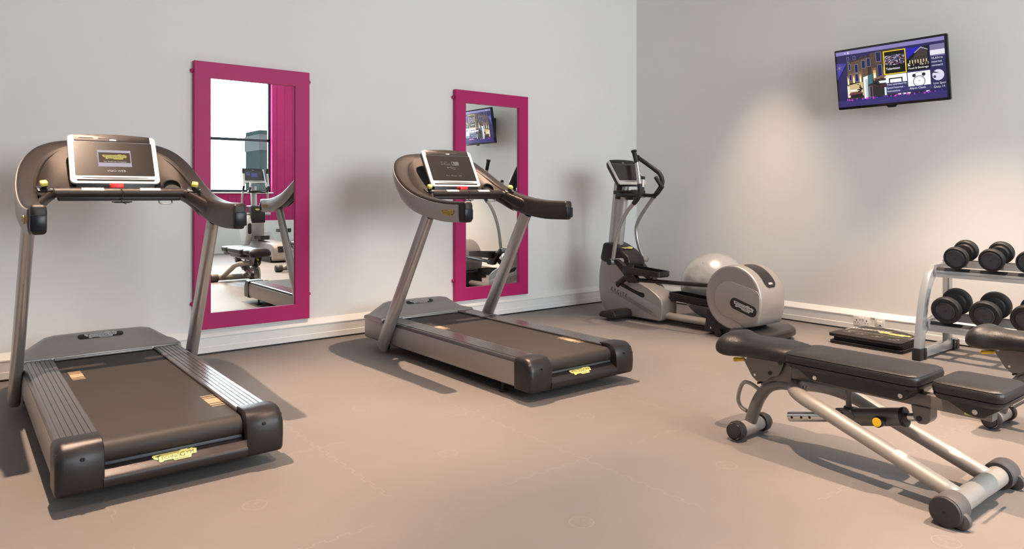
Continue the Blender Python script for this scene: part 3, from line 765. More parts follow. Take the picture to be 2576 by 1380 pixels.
    mb.lathe(DARK, [(.045, .0), (.055, .0), (.055, .016), (.045, .016)], Matrix.Translation((5.305, 4.73, 1.235))); mb.lathe(INK, [(.044, .0), (.001, .0), (.001, .011), (.044, .011)], Matrix.Translation((5.305, 4.73, 1.236)))
    mb.cyl(DARK, (5.27, 4.905, 1.16), (5.27, 4.875, 1.33), .062, 20); mb.box(DARK, (5.23, 4.71, 1.15), (5.32, 4.81, 1.21), .01); mb.build('console_tray', t)
    mb = MB(); mb.tube(BLACK, [(5.31, 4.69, 1.205), (5.31, 4.67, 1.175), (5.36, 4.67, 1.175), (5.36, 4.69, 1.205)], .003, 8); mb.build('towel_hook', t)
    console(t, frame((5.295, 4.765, 1.297), (1, 0, 0), (0, .165, .235)), .405, .290, 'none')
    # pivot axle
    mb = MB(); mb.cyl(SILVERTUBE, (4.972, 4.778, .556), (5.500, 4.778, .556), .030, 20, bev=.003); mb.cyl(BLACK, (4.965, 4.778, .556), (4.975, 4.778, .556), .030, 20, bev=.004); mb.cyl(BLACK, (5.497, 4.778, .556), (5.507, 4.778, .556), .030, 20, bev=.004); mb.build('pivot_axle', t)
    # moving arms: silver lower tube, black grip
    near = [(5.0000, 4.7540, 0.5825), (5.0000, 4.7088, 0.7984), (5.0000, 4.6536, 0.9289), (5.0000, 4.5733, 1.0444), (5.0000, 4.4880, 1.1247)]
    mb = MB(); mb.tube(SILVERTUBE, near, .0185, 18, 5); arm = mb.build('moving_arm', t)
    mb = MB(); mb.tube(RUBBER, [(5.0000, 4.4930, 1.1197), (5.0000, 4.4378, 1.1749), (5.0050, 4.4197, 1.2351), (5.0100, 4.4297, 1.3004)], .0225, 18, 5)
    mb.tube(CHROME, [(5.0100, 4.4297, 1.2954), (5.0100, 4.4639, 1.5012)], .0205, 18); mb.tube(RUBBER, [(5.0100, 4.4639, 1.4962), (5.0100, 4.4980, 1.6016)], .0215, 18, round_end=.006); mb.cyl(RUBBER, (5.0100, 4.4970, 1.5996), (5.0100, 4.5020, 1.6167), .0265, 18, bev=.003)
    mb.build('hand_grip', arm)
    far = [(5.4700, 4.7989, 0.5793), (5.4700, 4.8645, 0.7358), (5.4700, 4.8796, 0.8670), (5.4700, 4.8342, 0.9679), (5.4700, 4.7535, 1.0688), (5.4700, 4.6424, 1.1899)]
    mb = MB(); mb.tube(SILVERTUBE, far, .0185, 18, 5); arm = mb.build('moving_arm', t)
    mb = MB(); mb.tube(RUBBER, [(5.4700, 4.6525, 1.1798), (5.4700, 4.5768, 1.2606), (5.4700, 4.5435, 1.3312), (5.4700, 4.5768, 1.4069), (5.4650, 4.6424, 1.4553)], .0225, 18, 5)
    mb.tube(RUBBER, [(5.4650, 4.6374, 1.4523), (5.4599, 4.7434, 1.5179), (5.4549, 4.8443, 1.5754)], .0215, 18, round_end=.006); mb.cyl(RUBBER, (5.4549, 4.8443, 1.5754), (5.4549, 4.8564, 1.5835), .0265, 18, bev=.003); mb.build('hand_grip', arm)
    # fixed handlebars
    for s_ in (-1, 1):
        q = lambda dx, y, z: (5.28 + s_ * dx, y, z)
        mb = MB(); mb.tube(RUBBER, [q(.05, 4.87, 1.222), q(.155, 4.80, 1.203), q(.160, 4.70, 1.195), q(.130, 4.60, 1.196), (5.175 if s_ < 0 else 5.40, 4.545, 1.215), (5.18 if s_ < 0 else 5.405, 4.545 if s_ < 0 else 4.49, 1.28)], .0185, 16, 5); hb = mb.build('fixed_handlebar', t)
        if s_ < 0:
            mb = MB(); mb.tube(BEZEL, [(5.18, 4.546, 1.27), (5.182, 4.540, 1.352)], .0195, 16); mb.tube(RUBBER, [(5.182, 4.540, 1.350), (5.182, 4.538, 1.371)], .020, 16, round_end=.008); mb.build('pulse_grip', hb)
        else:
            mb = MB(); mb.tube(RUBBER, [(5.405, 4.490, 1.272), (5.395, 4.525, 1.325), (5.382, 4.552, 1.372)], .0205, 16, round_end=.008); mb.build('pulse_grip', hb)
    # swing links, pedal arms, pedals
    for xx, top, knee, low, slotp, rear, (pf, pb, pz) in (
            (5.035, (4.74, .55), (4.62, .50), (4.525, .425), (4.775, .335), (3.68, .42), (4.60, 4.155, .472)),
            (5.375, (4.79, .55), (4.60, .40), (4.45, .245), (4.50, .262), (3.60, .20), (4.33, 3.87, .225))):
        mb = MB(); side_prism(mb, DARK, xx - .025, xx + .025, cap2([(top[0] + .045, top[1] + .03), (top[0] - .02, top[1] + .035), (low[0] - .055, low[1] + .01), (low[0] - .065, low[1] - .045), (low[0] + .06, low[1] - .05), (low[0] + .105, low[1] + .02)], .025, 4), .006, 2)
        if xx < 5.25:
            mb.tube(CAPM, [(xx + .03, low[0] + .09, low[1] + .01), (xx + .045, slotp[0], slotp[1])], .030, 12, sec=(.45, 1), up=(0, 0, 1), round_end=.02)
        mb.build('swing_link', t)
        mb = MB(); mb.tube(DARK, [(xx, low[0] + .03, low[1] - .02), (5.28 + (xx - 5.28) * .50, rear[0], rear[1])], .0185, 14); mb.build('pedal_arm', t)
        pedal(t, xx + (.0 if xx < 5.2 else .0), pf, pb, pz)
    # base tube and rear bracket
    mb = MB(); mb.tube(BENCHPAINT, [(5.27, 4.35, .072), (5.27, 3.55, .072)], 1.0, 24, sec=(.055, .034), up=(0, 0, 1)); mb.box(BLACK, (5.235, 3.5, .018), (5.305, 4.42, .038), .004); mb.build('base_tube', t)
    mb = MB(); side_prism(mb, BLACK, 5.13, 5.43, [(3.80, .03), (3.775, .21), (3.60, .30), (3.50, .05), (3.60, .03)], .004, 1); mb.cyl(CHROME, (5.124, 3.73, .062), (5.131, 3.73, .062), .008, 12); mb.build('drum_bracket', t)
    # flywheel drum
    def drum(r, off=0.0):
        c = (3.499, .347); o_ = []
        for q in range(0, 37):
            a = R(-60 + q * 300 / 36 * 1.0); 
        for q in range(37):
            a = R(62 - 0 + q * (360 - 0) / 37)
        pts = []
        for q in range(36):
            a = R(180 - q * 10)              # start at the front, go over the top to the rear
            y = c[0] + r * math.cos(a) * 1.0; z = c[1] + r * math.sin(a)
            # right-hand (negative y is rear): mirror so cos=+1 -> front
            pts.append([c[0] - r * math.cos(a) * -1 if False else y, z])
        out = []
        for y, z in pts:
            dy, dz = y - c[0], z - c[1]
            if dy < 0 and dz < .07 and dz > -.22:      # flatter rear below the shoulder
                f = min(1, (.07 - dz) / .12); y = min(y, c[0] - r * (1.0 - .05 * 0)) * f * .6 + y * (1 - f * .6)
            out.append((y, z))
        return out
    dr = drum(.2675); rings = []
    cc = Vector((0, 3.499, .347))
    for xx, k in ((5.102, .90), (5.100, .955), (5.107, .985), (5.120, 1.0), (5.20, 1.0), (5.28, 1.0), (5.36, 1.0), (5.440, 1.0), (5.453, .985), (5.460, .955), (5.458, .90)):
        rings.append([Vector((xx, cc.y + (y - cc.y) * k, cc.z + (z - cc.z) * k)) for y, z in dr])
    mb = MB(); mb.loft(SILVER, rings, True, True); dm = mb.build('flywheel_drum', t, sharp=60)
    for xs, d in ((5.0965, -1), (5.4635, 1)):
        # raised flank panel: round at the front, sloping to the rear edge
        mb = MB(); pp = [(3.522 + .153 * math.cos(R(95 - q * 13.5)), .330 + .153 * math.sin(R(95 - q * 13.5))) for q in range(15)]
        pp += [(3.38, .118), (3.33, .128), (3.275, .19), (3.248, .26), (3.240, .335), (3.246, .397), (3.268, .424), (3.32, .440)]
        side_prism(mb, SILVER, min(xs, xs - d * .014), max(xs, xs - d * .014), cap2(pp, .01, 2), .004, 3); fp = mb.build('drum_side_panel', dm)
        F = frame((xs + d * .0006, 3.392, .280), (0, d * -1 * -1, 0) if False else (Vector((0, -1, -.30)) if d < 0 else Vector((0, 1, .30))), (0, 0, 1))
        mb = MB(); mb.prism(CAPM, rrect(.255, .092, .044, 6), .0015, F, .0005); brand(mb, .195, F @ Matrix.Translation((0, 0, .0017)), LOGOW, INK); mb.build('drum_badge', dm)
    # dark window over the crown of the drum
    mb = MB(); rows = []
    for q in range(15):
        a = R(100 - q * 0 - 0 + 0); an = R(95 + q * 4.6)        # 90 = top, larger = towards the rear
        w = .052 if 1 < q < 13 else (.046 if q in (1, 13) else .03)
        rows.append([Vector((5.28 + u * w * 1.5, cc.y + (.2690 + .002 * (1 - abs(u))) * math.cos(an), cc.z + (.2690 + .002 * (1 - abs(u))) * math.sin(an))) for u in (-1, -.6, 0, .6, 1)])
    mb.loft(CAPM, rows, False, False)
    an = R(152); P0 = Vector((5.28, cc.y + .2722 * math.cos(an), cc.z + .2722 * math.sin(an)))
    mb.prism(LOGOW, rrect(.055, .018, .006), .001, frame(P0, (1, 0, 0), (0, math.sin(an) * 1, -math.cos(an)))); mb.build('drum_window', dm)
    # rear foot
    mb = MB(); rings = []
    for z_, k in ((.040, .97), (.048, 1.0), (.082, 1.0), (.094, .975), (.100, .93)):
        base = cap2([(-.42, -.16), (-.42, .10), (-.22, .22), (.20, .22), (.40, .15), (.41, .06), (.24, -.11), (.10, -.14)], .035, 4)
        rings.append([Vector((5.285 + x * k, 3.28 + y * k, z_)) for x, y in base])
    mb.loft(CAPM, rings, True, True); mb.build('rear_foot', t)
    for xx in (4.95, 5.50):
        mb = MB(); mb.cyl(RUBBER, (xx, 3.24, 0), (xx, 3.24, .042), .03, 16, bev=.004); mb.build('rubber_pad', t)
    mb = MB(); mb.cyl(BLACK, (5.10, 3.64, .035), (5.46, 3.64, .035), .033, 16); mb.build('transport_roller', t)
    ORG = Vector((0, 0, 0)); return t
elliptical()

# ------------------------------------------------------------------ exercise ball
ORG = Vector((5.815, 4.19, 0))
t = thing('exercise_ball', 'shiny silver exercise ball on the floor behind the elliptical trainer', 'exercise ball', ORG.copy())
mb = MB(); rb = .319
prof = []
for q in range(61):
    a = -math.pi / 2 + math.pi * q / 60; r_ = rb + (.0012 if 20 < q < 40 and q % 4 == 0 else 0); prof.append((max(.002, r_ * math.cos(a)), r_ * math.sin(a)))
mb.lathe(BALLM, prof, Matrix.Translation((5.815, 4.19, rb)) @ Matrix.Rotation(R(35), 4, 'Y') @ Matrix.Rotation(R(25), 4, 'X'), 64); mb.build('ball_body', t, sharp=180)
pl = Matrix.Translation((5.815, 4.19, rb)) @ frame((0, 0, 0), (.78, -.62, 0), (.3, .35, .88)).to_3x3().to_4x4()
mb = MB(); d_ = Vector((-.66, -.10, .74)).normalized(); F = frame(Vector((5.815, 4.19, rb)) + d_ * (rb + .0005), d_.cross(Vector((0, 0, 1))), (0, 0, 1)); mb.lathe(WHITEP, [(.010, -.004), (.010, .001), (.008, .002)] if True else [(.018, -.004), (.018, .001), (.014, .003), (.004, .003), (.001, .001)], F @ Matrix.Identity(4)); mb.build('valve_plug', t)
ORG = Vector((0, 0, 0))

# ------------------------------------------------------------------ television on the right wall
def television():
    global ORG
    bl, tl = Vector((6.15, 3.13, 1.945)), Vector((6.07, 3.13, 2.455))
    wdt = .895; hgt = (tl - bl).length
    ORG = Vector((6.30, 2.68, 2.2))
    t = thing('television', 'black flat television on the right wall, showing a hotel menu over a lit street', 'television', ORG.copy())
    F = frame((bl + Vector((0, -wdt / 2, 0))), (0, -1, 0), tl - bl)      # X along the screen, Y up, Z to the room
    mb = MB(); mb.prism(GLOSSB, [(x, y + hgt / 2) for x, y in rrect(wdt, hgt, .010, 3)], .030, F @ Matrix.Translation((0, 0, -.028)), .004, 2); mb.build('casing', t)
    mb = MB(); mb.prism(BLACK, [(x, y + hgt / 2) for x, y in rrect(wdt * .72, hgt * .7, .02, 3)], .026, F @ Matrix.Translation((0, 0, -.052)), .008, 2); mb.build('rear_housing', t)
    mb = MB(); mb.box(BLACK, (6.335, 2.50, 2.08), (6.359, 2.86, 2.34), .003); mb.tube(BLACK, [(6.345, 2.68, 2.21), F @ Vector((0, .26, -.05))], .028, 12); mb.build('wall_bracket', t)
    mb = MB(); mb.prism(GLOSSB, [(-.045, 0), (.045, 0), (.028, -.016), (-.028, -.016)], .012, F @ Matrix.Translation((.0, 0, -.012)), .003); mb.build('sensor_foot', t)
    # ---- the picture
    sw, sh = wdt - .034, hgt - .040
    Gs = F @ Matrix.Translation((-sw / 2, .022, .0026))
    mb = MB(); z = [0]
    def C(c, s=1.0): return glow('tv_%d_%d_%d' % c, c, s)
    def poly(c, pts, s=1.0):
        z[0] += .000025; mb.prism(C(c, s), [(x * sw, y * sh) for x, y in pts], 0, Gs @ Matrix.Translation((0, 0, z[0])))
    def rect(c, a, b, x, y, s=1.0): poly(c, [(a, b), (x, b), (x, y), (a, y)], s)
    def word(c, s_, size, x, y, al='LEFT'):
        z[0] += .000025; mb.text(C(c), s_, size * sh, Gs @ Matrix.Translation((x * sw, y * sh, z[0])), al)
    rect((38, 34, 84), 0, 0, 1, 1)                                                # navy ground
    poly((52, 42, 42), [(.10, .13), (.60, .13), (.60, .93), (.44, .93), (.10, .80)])     # brick facade
    poly((92, 74, 58), [(.10, .45), (.30, .47), (.30, .84), (.10, .78)])
    poly((110, 88, 62), [(.10, .42), (.25, .43), (.25, .62), (.10, .60)])
    poly((78, 62, 52), [(.33, .45), (.60, .45), (.60, .92), (.33, .90)])
    for q in range(260):                                                          # brick texture
        x = random.uniform(.11, .58); y = random.uniform(.45, .90)
        k = random.choice(((58, 46, 44), (112, 90, 66), (88, 70, 56), (48, 40, 46))); rect(k, x, y, x + .010, y + .006)
    for a, b, w_, h_ in ((.12, .66, .018, .10), (.18, .60, .028, .14), (.25, .66, .03, .13), (.30, .68, .03, .14), (.39, .74, .042, .16), (.12, .47, .02, .10), (.18, .44, .026, .13), (.40, .46, .036, .22), (.17, .83, .02, .06), (.11, .80, .015, .09)):
        rect((170, 165, 185), a - .003, b - .006, a + w_ + .003, b + h_ + .006, .7); rect((22, 24, 82), a, b, a + w_, b + h_)
    for a, b, w_, h_ in ((.095, .40, .022, .16), (.150, .42, .024, .16), (.215, .42, .026, .17), (.35, .42, .035, .22), (.45, .44, .03, .22)):   # wall washers
        for q in range(4):
            f = q / 4; rect(((120, 96, 64), (190, 160, 110), (240, 222, 180), (255, 250, 235))[q], a + w_ * f * .4, b, a + w_ * (1 - f * .4), b + h_ * (1 - f * .8))
    poly((205, 180, 130), [(.09, .16), (.25, .18), (.25, .42), (.09, .38)]); poly((235, 230, 215), [(.095, .17), (.115, .17), (.115, .36), (.095, .36)])
    rect((28, 24, 30), .12, .16, .24, .24); rect((240, 238, 230), .12, .27, .22, .30); rect((250, 250, 245), .17, .22, .19, .24); poly((110, 60, 60), [(.12, .25), (.22, .26), (.235, .22), (.10, .20)])
    poly((235, 238, 245), [(.255, .12), (.29, .12), (.30, .52), (.255, .50)]); poly((60, 110, 115), [(.30, .36), (.345, .38), (.345, .54), (.30, .52)]); rect((180, 195, 205), .275, .14, .295, .46); rect((110, 108, 112), .30, .13, .34, .33); rect((38, 34, 40), .315, .14, .335, .32)
    poly((120, 92, 80), [(.35, .42), (.49, .47), (.49, .53), (.35, .45)]); rect((235, 240, 245), .40, .36, .48, .40); rect((60, 36, 40), .37, .26, .49, .34); poly((40, 34, 40), [(.35, .13), (.50, .13), (.50, .30), (.35, .28)]); rect((200, 225, 225), .45, .14, .47, .28)
    for cx, cy in ((.375, .34), (.215, .30)):
        for q in range(22): x = cx + random.gauss(0, .014); y = cy + random.gauss(0, .05); rect(random.choice(((16, 20, 18), (40, 48, 38), (8, 10, 10))), x, y, x + .012, y + .02)
    rect((140, 130, 190), 0, .935, 1, 1, .9); rect((200, 196, 230), .085, .955, .10, .975); rect((230, 228, 245), .115, .95, .13, .98)
    poly((60, 60, 150), [(0, .5), (.10, .78), (.0, .80)]); rect((200, 205, 245), .022, .70, .034, .73)
    for a in range(6):
        an = a * math.pi / 3 + .3; poly((150, 130, 150), [(.028 + .003 * math.cos(an + 1.57), .715 + .006 * math.sin(an + 1.57)), (.028 - .003 * math.cos(an + 1.57), .715 - .006 * math.sin(an + 1.57)), (.028 + .05 * math.cos(an), .715 + .10 * math.sin(an))], .8)
    # menu tiles
    rect((235, 205, 20), .460, .490, .664, .895); rect((5, 5, 8), .469, .505, .655, .880)
    for i in range(15):
        for j in range(9):
            k = random.choice(((180, 185, 210), (120, 110, 150), (220, 225, 240), (90, 60, 90), (70, 90, 150), (190, 120, 110), (30, 30, 50)))
            xx = .474 + i * .0118; dd = .012 * math.cos((i - 7) / 7 * 1.4); rect(k, xx, .655 + j * .0175 + dd * (j - 4) * .2, xx + .0095, .668 + j * .0175 + dd * (j - 4) * .2)
    word((255, 255, 255), 'Television', .058, .478, .585)
    rect((8, 8, 12), .672, .505, .868, .890); poly((30, 20, 170), [(.672, .70), (.80, .89), (.672, .89)]); poly((60, 52, 50), [(.69, .66), (.80, .86), (.855, .80), (.855, .60)]); poly((170, 165, 180), [(.74, .80), (.80, .885), (.86, .83), (.86, .815), (.80, .865), (.745, .79)])
    for i in range(7): rect((240, 215, 170), .695 + i * .024, .62, .702 + i * .024, .68); rect((25, 22, 40), .70 + i * .024, .70, .707 + i * .024, .73)
    for i in range(16): rect(random.choice(((230, 225, 210), (150, 140, 130), (20, 20, 24))), .680 + i * .0115, .585, .689 + i * .0115, .585 + random.uniform(.02, .05))
    rect((6, 6, 10), .672, .505, .868, .580); word((255, 255, 255), 'Food & Beverage', .046, .682, .545)
    rect((120, 112, 150), .876, .66, 1.0, .89); rect((225, 220, 235), .876, .72, 1.0, .80); rect((40, 38, 84), .876, .505, 1.0, .70)
    for i, s_ in enumerate(('VLAN in', 'internet', 'connecti')): word((225, 225, 240), s_, .05, .884, .665 - i * .058)
    rect((250, 250, 252), .472, .170, .664, .480); rect((20, 24, 30), .50, .29, .625, .425); rect((245, 247, 252), .511, .30, .614, .405); rect((52, 50, 102), .472, .155, .664, .345)
    for i, s_ in enumerate(('Free unlimited Hi-', 'Speed Internet -', 'Instructions')): word((235, 235, 248), s_, .045, .478, .315 - i * .057)
    rect((248, 249, 252), .672, .170, .868, .480)
    def disc(c, cx, cy, r_, n_=20): poly(c, [(cx + r_ * math.cos(2 * math.pi * q / n_), cy + r_ * (sw / sh) * math.sin(2 * math.pi * q / n_)) for q in range(n_)])
    disc((150, 152, 160), .770, .405, .040); disc((248, 249, 252), .770, .405, .035)
    disc((40, 44, 56), .728, .420, .016); disc((40, 44, 56), .812, .425, .016); disc((30, 34, 44), .770, .315, .054); disc((190, 195, 205), .770, .315, .050); disc((248, 249, 252), .770, .315, .043)
    poly((30, 30, 36), [(.768, .315), (.772, .315), (.758, .37)]); poly((30, 30, 36), [(.768, .315), (.772, .312), (.795, .34)])
    for q in range(12): a = q * math.pi / 6; rect((60, 60, 70), .769 + .037 * math.cos(a), .312 + .037 * 1.75 * math.sin(a), .773 + .037 * math.cos(a), .320 + .037 * 1.75 * math.sin(a))
    rect((52, 50, 102), .672, .170, .868, .245); word((240, 240, 250), 'Alarm Clock', .050, .682, .208)
    rect((40, 38, 84), .876, .150, 1.0, .50); disc((215, 210, 235), .935, .385, .05); poly((30, 28, 60), [(.88, .43), (.95, .41), (.90, .45)]); disc((60, 56, 90), .905, .36, .012)
    for i, s_ in enumerate(('Live Spor', 'Quay 14')): word((225, 225, 240), s_, .05, .890, .250 - i * .058)
    for i in range(9): rect(random.choice(((235, 230, 220), (40, 36, 40), (150, 130, 100))), .49 + i * .042, .125, .52 + i * .042, .150)
    word((255, 255, 255), '>', .05, .625, .135)
    rect((50, 44, 104), 0, 0, 1, .115)
    for i in range(70):
        x = random.uniform(.08, .98); rect(random.choice(((220, 60, 200), (90, 60, 180), (60, 50, 130), (150, 60, 190))), x, .10 + random.uniform(0, .028), x + .010, .118 + random.uniform(0, .028))
    for i in range(14): x = random.uniform(.1, .8); y = random.uniform(.02, .08); rect((62, 60, 128), x, y, x + .12, y + .004)
    mb.build('screen_picture', t)
    ORG = Vector((0, 0, 0)); return t
television()

# ------------------------------------------------------------------ weight benches
def bench(label):
    """authored in world coordinates of the front bench; root under its middle"""
    global ORG
    ORG = Vector((3.13, 1.5, 0))
    t = thing('weight_bench', label, 'weight bench', ORG.copy(), 'adjustable weight benches')
    X = 3.13
    mb = MB(); mb.cyl(BENCHPAINT, (X - .26, 1.045, .056), (X + .26, 1.045, .056), .040, 28); rt = mb.build('rear_crossbar', t)
    mb = MB(); mb.quad(mat('printed_warning_label', (.10, .09, .09), .5), -.07, -.008, .02, .010, frame((X + .04, 1.0165, .0277), (1, 0, 0), (0, -.7, .7))); mb.build('sticker', rt)
    for s_ in (-1, 1):
        xo = X + s_ * .225; xe = X + s_ * .318
        mb = MB(); mb.cyl(CAPGREY, (xo, 1.045, .056), (xe - s_ * .012, 1.045, .056), .056, 32, bev=.004); mb.cyl(CAPGREY, (xe - s_ * .011, 1.045, .056), (xe - s_ * .006, 1.045, .056), .052, 32)
        mb.cyl(CASTER, (xe - s_ * .008, 1.045, .056), (xe, 1.045, .056), .053, 32, bev=.004); mb.cyl(INK, (xe, 1.045, .056), (xe + s_ * .001, 1.045, .056), .006, 12)
        ec = mb.build('end_cap', t)
        mb = MB(); mb.cyl(CAPGREY, (xe - s_ * .048, 1.000, .032), (xe - s_ * .022, 1.000, .032), .0315, 24, bev=.004); mb.build('wheel', ec)
        mb = MB(); mb.lathe(CAPGREY, [(.044, .0), (.054, -.004), (.054, .018), (.044, .024)], frame((xo - s_ * .004, 1.045, .056), (0, s_, 0), (0, 0, 1)) , 28); mb.build('collar', ec)
    # hairpin frame
    mb = MB(); hp = [(X - .150, 1.06, .068), (X - .150, 1.30, .158), (X - .150, 1.46, .217), (X - .148, 1.58, .262), (X - .125, 1.69, .290), (X - .07, 1.765, .302), (X, 1.79, .305),
          (X + .07, 1.765, .302), (X + .125, 1.69, .290), (X + .148, 1.58, .262), (X + .150, 1.46, .217), (X + .150, 1.30, .158), (X + .150, 1.06, .068)]
    mb.tube(BENCHPAINT, hp, .0315, 24, 6); mb.build('hairpin_frame', t, sharp=180)
    # arched front leg
    arch = [(X, 2.040, .075), (X, 2.022, .13), (X, 1.992, .20), (X, 1.945, .262), (X, 1.885, .292), (X, 1.82, .300), (X, 1.76, .285)]
    mb = MB(); mb.tube(ARCHPAINT, arch, 1.0, 24, 5, sec=(.027, .037), up=(1, 0, 0) if False else None); al = mb.build('arched_leg', t, sharp=180)
    mb = MB(); mb.tube(BENCHPAINT, [(X, 2.062, .12), (X, 2.096, .135), (X, 2.112, .17), (X, 2.10, .225), (X, 2.078, .26), (X, 2.04, .262), (X, 1.985, .240)], .0095, 12, 4); mb.build('carry_handle', t, sharp=180)
    mb = MB(); mb.cyl(BENCHPAINT, (X - .10, 2.045, .050), (X + .10, 2.045, .050), .034, 28); mb.build('front_crossbar', t)
    for s_ in (-1, 1):
        mb = MB(); mb.cyl(CASTER, (X + s_ * .085, 2.045, .050), (X + s_ * .132, 2.045, .050), .0455, 28, bev=.010); mb.cyl(CHROME, (X + s_ * .128, 2.045, .050), (X + s_ * .134, 2.045, .050), .038, 28); mb.cyl(CASTER, (X + s_ * .132, 2.045, .050), (X + s_ * .148, 2.045, .050), .036, 28, bev=.012); mb.build('foot_cap', t)
    # bracket between arch and pads
    mb = MB(); side_prism(mb, ARCHPAINT, X - .030, X + .030, [(1.805, .295), (1.885, .290), (1.888, .425), (1.80, .430)], .003, 1)
    side_prism(mb, ARCHPAINT, X - .026, X + .026, [(1.97, .275), (1.90, .40), (1.80, .41), (1.80, .28)], .003, 1); mb.cyl(BLACK, (X - .048, 1.852, .405), (X + .048, 1.852, .405), .012, 16, bev=.003); mb.build('hinge_bracket', t)
    # side plates carrying the head pad
    for s_ in (-1, 1):
        mb = MB(); side_prism(mb, ARCHPAINT, X + s_ * .044 - .003, X + s_ * .044 + .003, cap2([(2.065, .412), (2.005, .315), (1.975, .292), (1.935, .300), (1.89, .335), (1.865, .340), (1.845, .375), (1.83, .425)], .010, 3), .001, 1)
        for yy, zz, rr in ((2.035, .400, .007), (1.985, .325, .006), (1.905, .348, .009)): mb.cyl(BLACK if rr == .009 else CHROME, (X + s_ * .046, yy, zz), (X + s_ * .051, yy, zz), rr, 12)
        mb.build('side_plate', t)
    mb = MB(); mb.tube(BLACK, [(X - .05, 1.968, .288), (X + .05, 1.968, .288)], .006, 8); mb.build('stop_pin', t)
    mb = MB(); mb.tube(YELLOWK, [(X - .02, 2.03, .385), (X - .022, 2.07, .380), (X - .025, 2.115, .372)], lambda q: .007 + .004 * q, 12, 3, round_end=.006); mb.build('release_lever', t, label='yellow release lever')
    # main beam
    mb = MB(); mb.box(ARCHPAINT, (X - .028, .985, .338), (X + .028, 1.865, .392), .004); beam = mb.build('main_beam', t)
    mb = MB(); side_prism(mb, ARCHPAINT, X - .034, X + .034, cap2([(1.275, .342), (1.20, .342), (1.20, .292), (1.215, .272), (1.245, .268), (1.265, .285)], .008, 3), .003, 1); mb.cyl(BLACK, (X - .037, 1.243, .290), (X + .037, 1.243, .290), .011, 16); mb.build('rod_bracket', beam)
    # height adjuster: sleeve, sliding rod, knob
    a, b = Vector((X, 1.83, .150)), Vector((X, 1.243, .290)); d = (b - a).normalized()
    mb = MB(); mb.cyl(CHROME, a, a.lerp(b, .45), .0235, 24); mb.cyl(INK, a - d * .001, a + d * .01, .019, 20)
    for q in (.04, .12, .19): c = a.lerp(b, q); mb.cyl(INK, c + Vector((-.0245, 0, 0)), c + Vector((-.018, 0, 0)), .006, 12)
    mb.build('sliding_tube', t)
    mb = MB(); mb.cyl(ARCHPAINT, a.lerp(b, .40), a.lerp(b, .87), .0385, 28); mb.cyl(BLACK, a.lerp(b, .865), a.lerp(b, .895), .041, 28, bev=.005); sl = mb.build('adjuster_sleeve', t)
    mb = MB(); mb.cyl(CHROME, a.lerp(b, .89), b, .017, 20); mb.build('piston_rod', t)
    kn = a.lerp(b, .76) + Vector((-.036, 0, -.004))
    mb = MB(); mb.cyl(BLACK, kn, kn + Vector((-.026, 0, 0)), .013, 20); mb.cyl(BLACK, kn + Vector((-.024, 0, 0)), kn + Vector((-.058, 0, 0)), .024, 24, bev=.006); mb.cyl(YELLOWK, kn + Vector((-.057, 0, 0)), kn + Vector((-.0600, 0, 0)), .0185, 24); mb.build('lock_knob', sl, label='black lock knob with a yellow face')
    mb = MB(); mb.cyl(ARCHPAINT, (X, 1.548, .235), (X, 1.548, .345), .0125, 16); mb.cyl(BLACK, (X, 1.548, .235), (X, 1.548, .262), .022, 8, bev=.002)
    side_prism(mb, ARCHPAINT, X - .043, X + .043, cap2([(1.63, .195), (1.575, .250), (1.53, .258), (1.50, .235), (1.52, .195)], .012, 3), .003, 1); mb.cyl(BLACK, (X - .050, 1.560, .232), (X + .050, 1.560, .232), .011, 16, bev=.003); mb.build('pivot_post', t)
    # upholstery: pad = puffy slab over a thin dark shell with a tapering keel
    def pad(name, ya, yb, zt_, hw, th, nose=0.0, keel=(0, 0)):
        L_ = abs(ya - yb); yc = (ya + yb) / 2
        def outline(k, inset):
            pts = rrect(2 * (hw - inset), L_ - 2 * inset, .038, 5); return [(x * (1 - nose * max(0, (y) / (L_ / 2)) ** 2), y) for x, y in pts]
        rings = []
        for k, z_ in ((.93, -th), (.985, -th + .006), (1.0, -th * .55), (.993, -.018), (.965, -.009), (.91, -.003), (.80, 0), (.5, .003), (.05, .004)):
            kk = 1 - (1 - k) * (2 * hw) / L_ if k > .85 else k
            rings.append([Vector((X + x * k, yc + y * kk, zt_ + z_)) for x, y in outline(0, 0)])
        mb = MB(); mb.loft(LEATHER, rings, True, True)
        p_ = mb.build(name, t, sharp=60)
        mb = MB(); seam = [Vector((X + x * 1.0, yc + y, zt_ - .0095)) for x, y in outline(0, .0035)]; mb.tube(BLACK, seam, .0012, 6, closed=True); mb.build('seam', p_)
        # shell under the pad
        y_a, y_b = keel; mb = MB(); rings = []
        for k, dz in ((1.0, 0), (1.0, -.010), (.93, -.022)):
            rings.append([Vector((X + x * k, yc + y * k, zt_ - th + dz + .001)) for x, y in outline(0, .004)])
        mb.loft(SHELL, rings, True, True)
        zb = zt_ - th - .012
        side_prism(mb, SHELL, X - hw * .80, X + hw * .80, cap2([(yc + L_ * .46, zb + .008), (yc - L_ * .47, zb + .008), (yc - L_ * .47 + .0, zb - .004), (y_b, zb - .058), (y_a, zb - .052)], .014, 4), .006, 2)
        for yy in ((y_a + (-.018 if y_a > y_b else .018), y_b + .010) if L_ > .4 else ((y_a + y_b) / 2,)):
            for s_ in (-1, 1):
                mb.lathe(CHROME, [(.009, 0), (.0095, .002), (.006, .002), (.005, .0005)], frame((X + s_ * hw * .80, yy, zb - .036), (0, s_, 0), (0, 0, 1)), 16)
        mb.build('pad_shell', p_)
        return p_
    pad('back_pad', 1.785, 1.205, .487, .148, .050, .0, (1.66, 1.27))
    sp_ = pad('seat_pad', 1.165, .915, .484, .142, .050, .0, (1.04, .99))
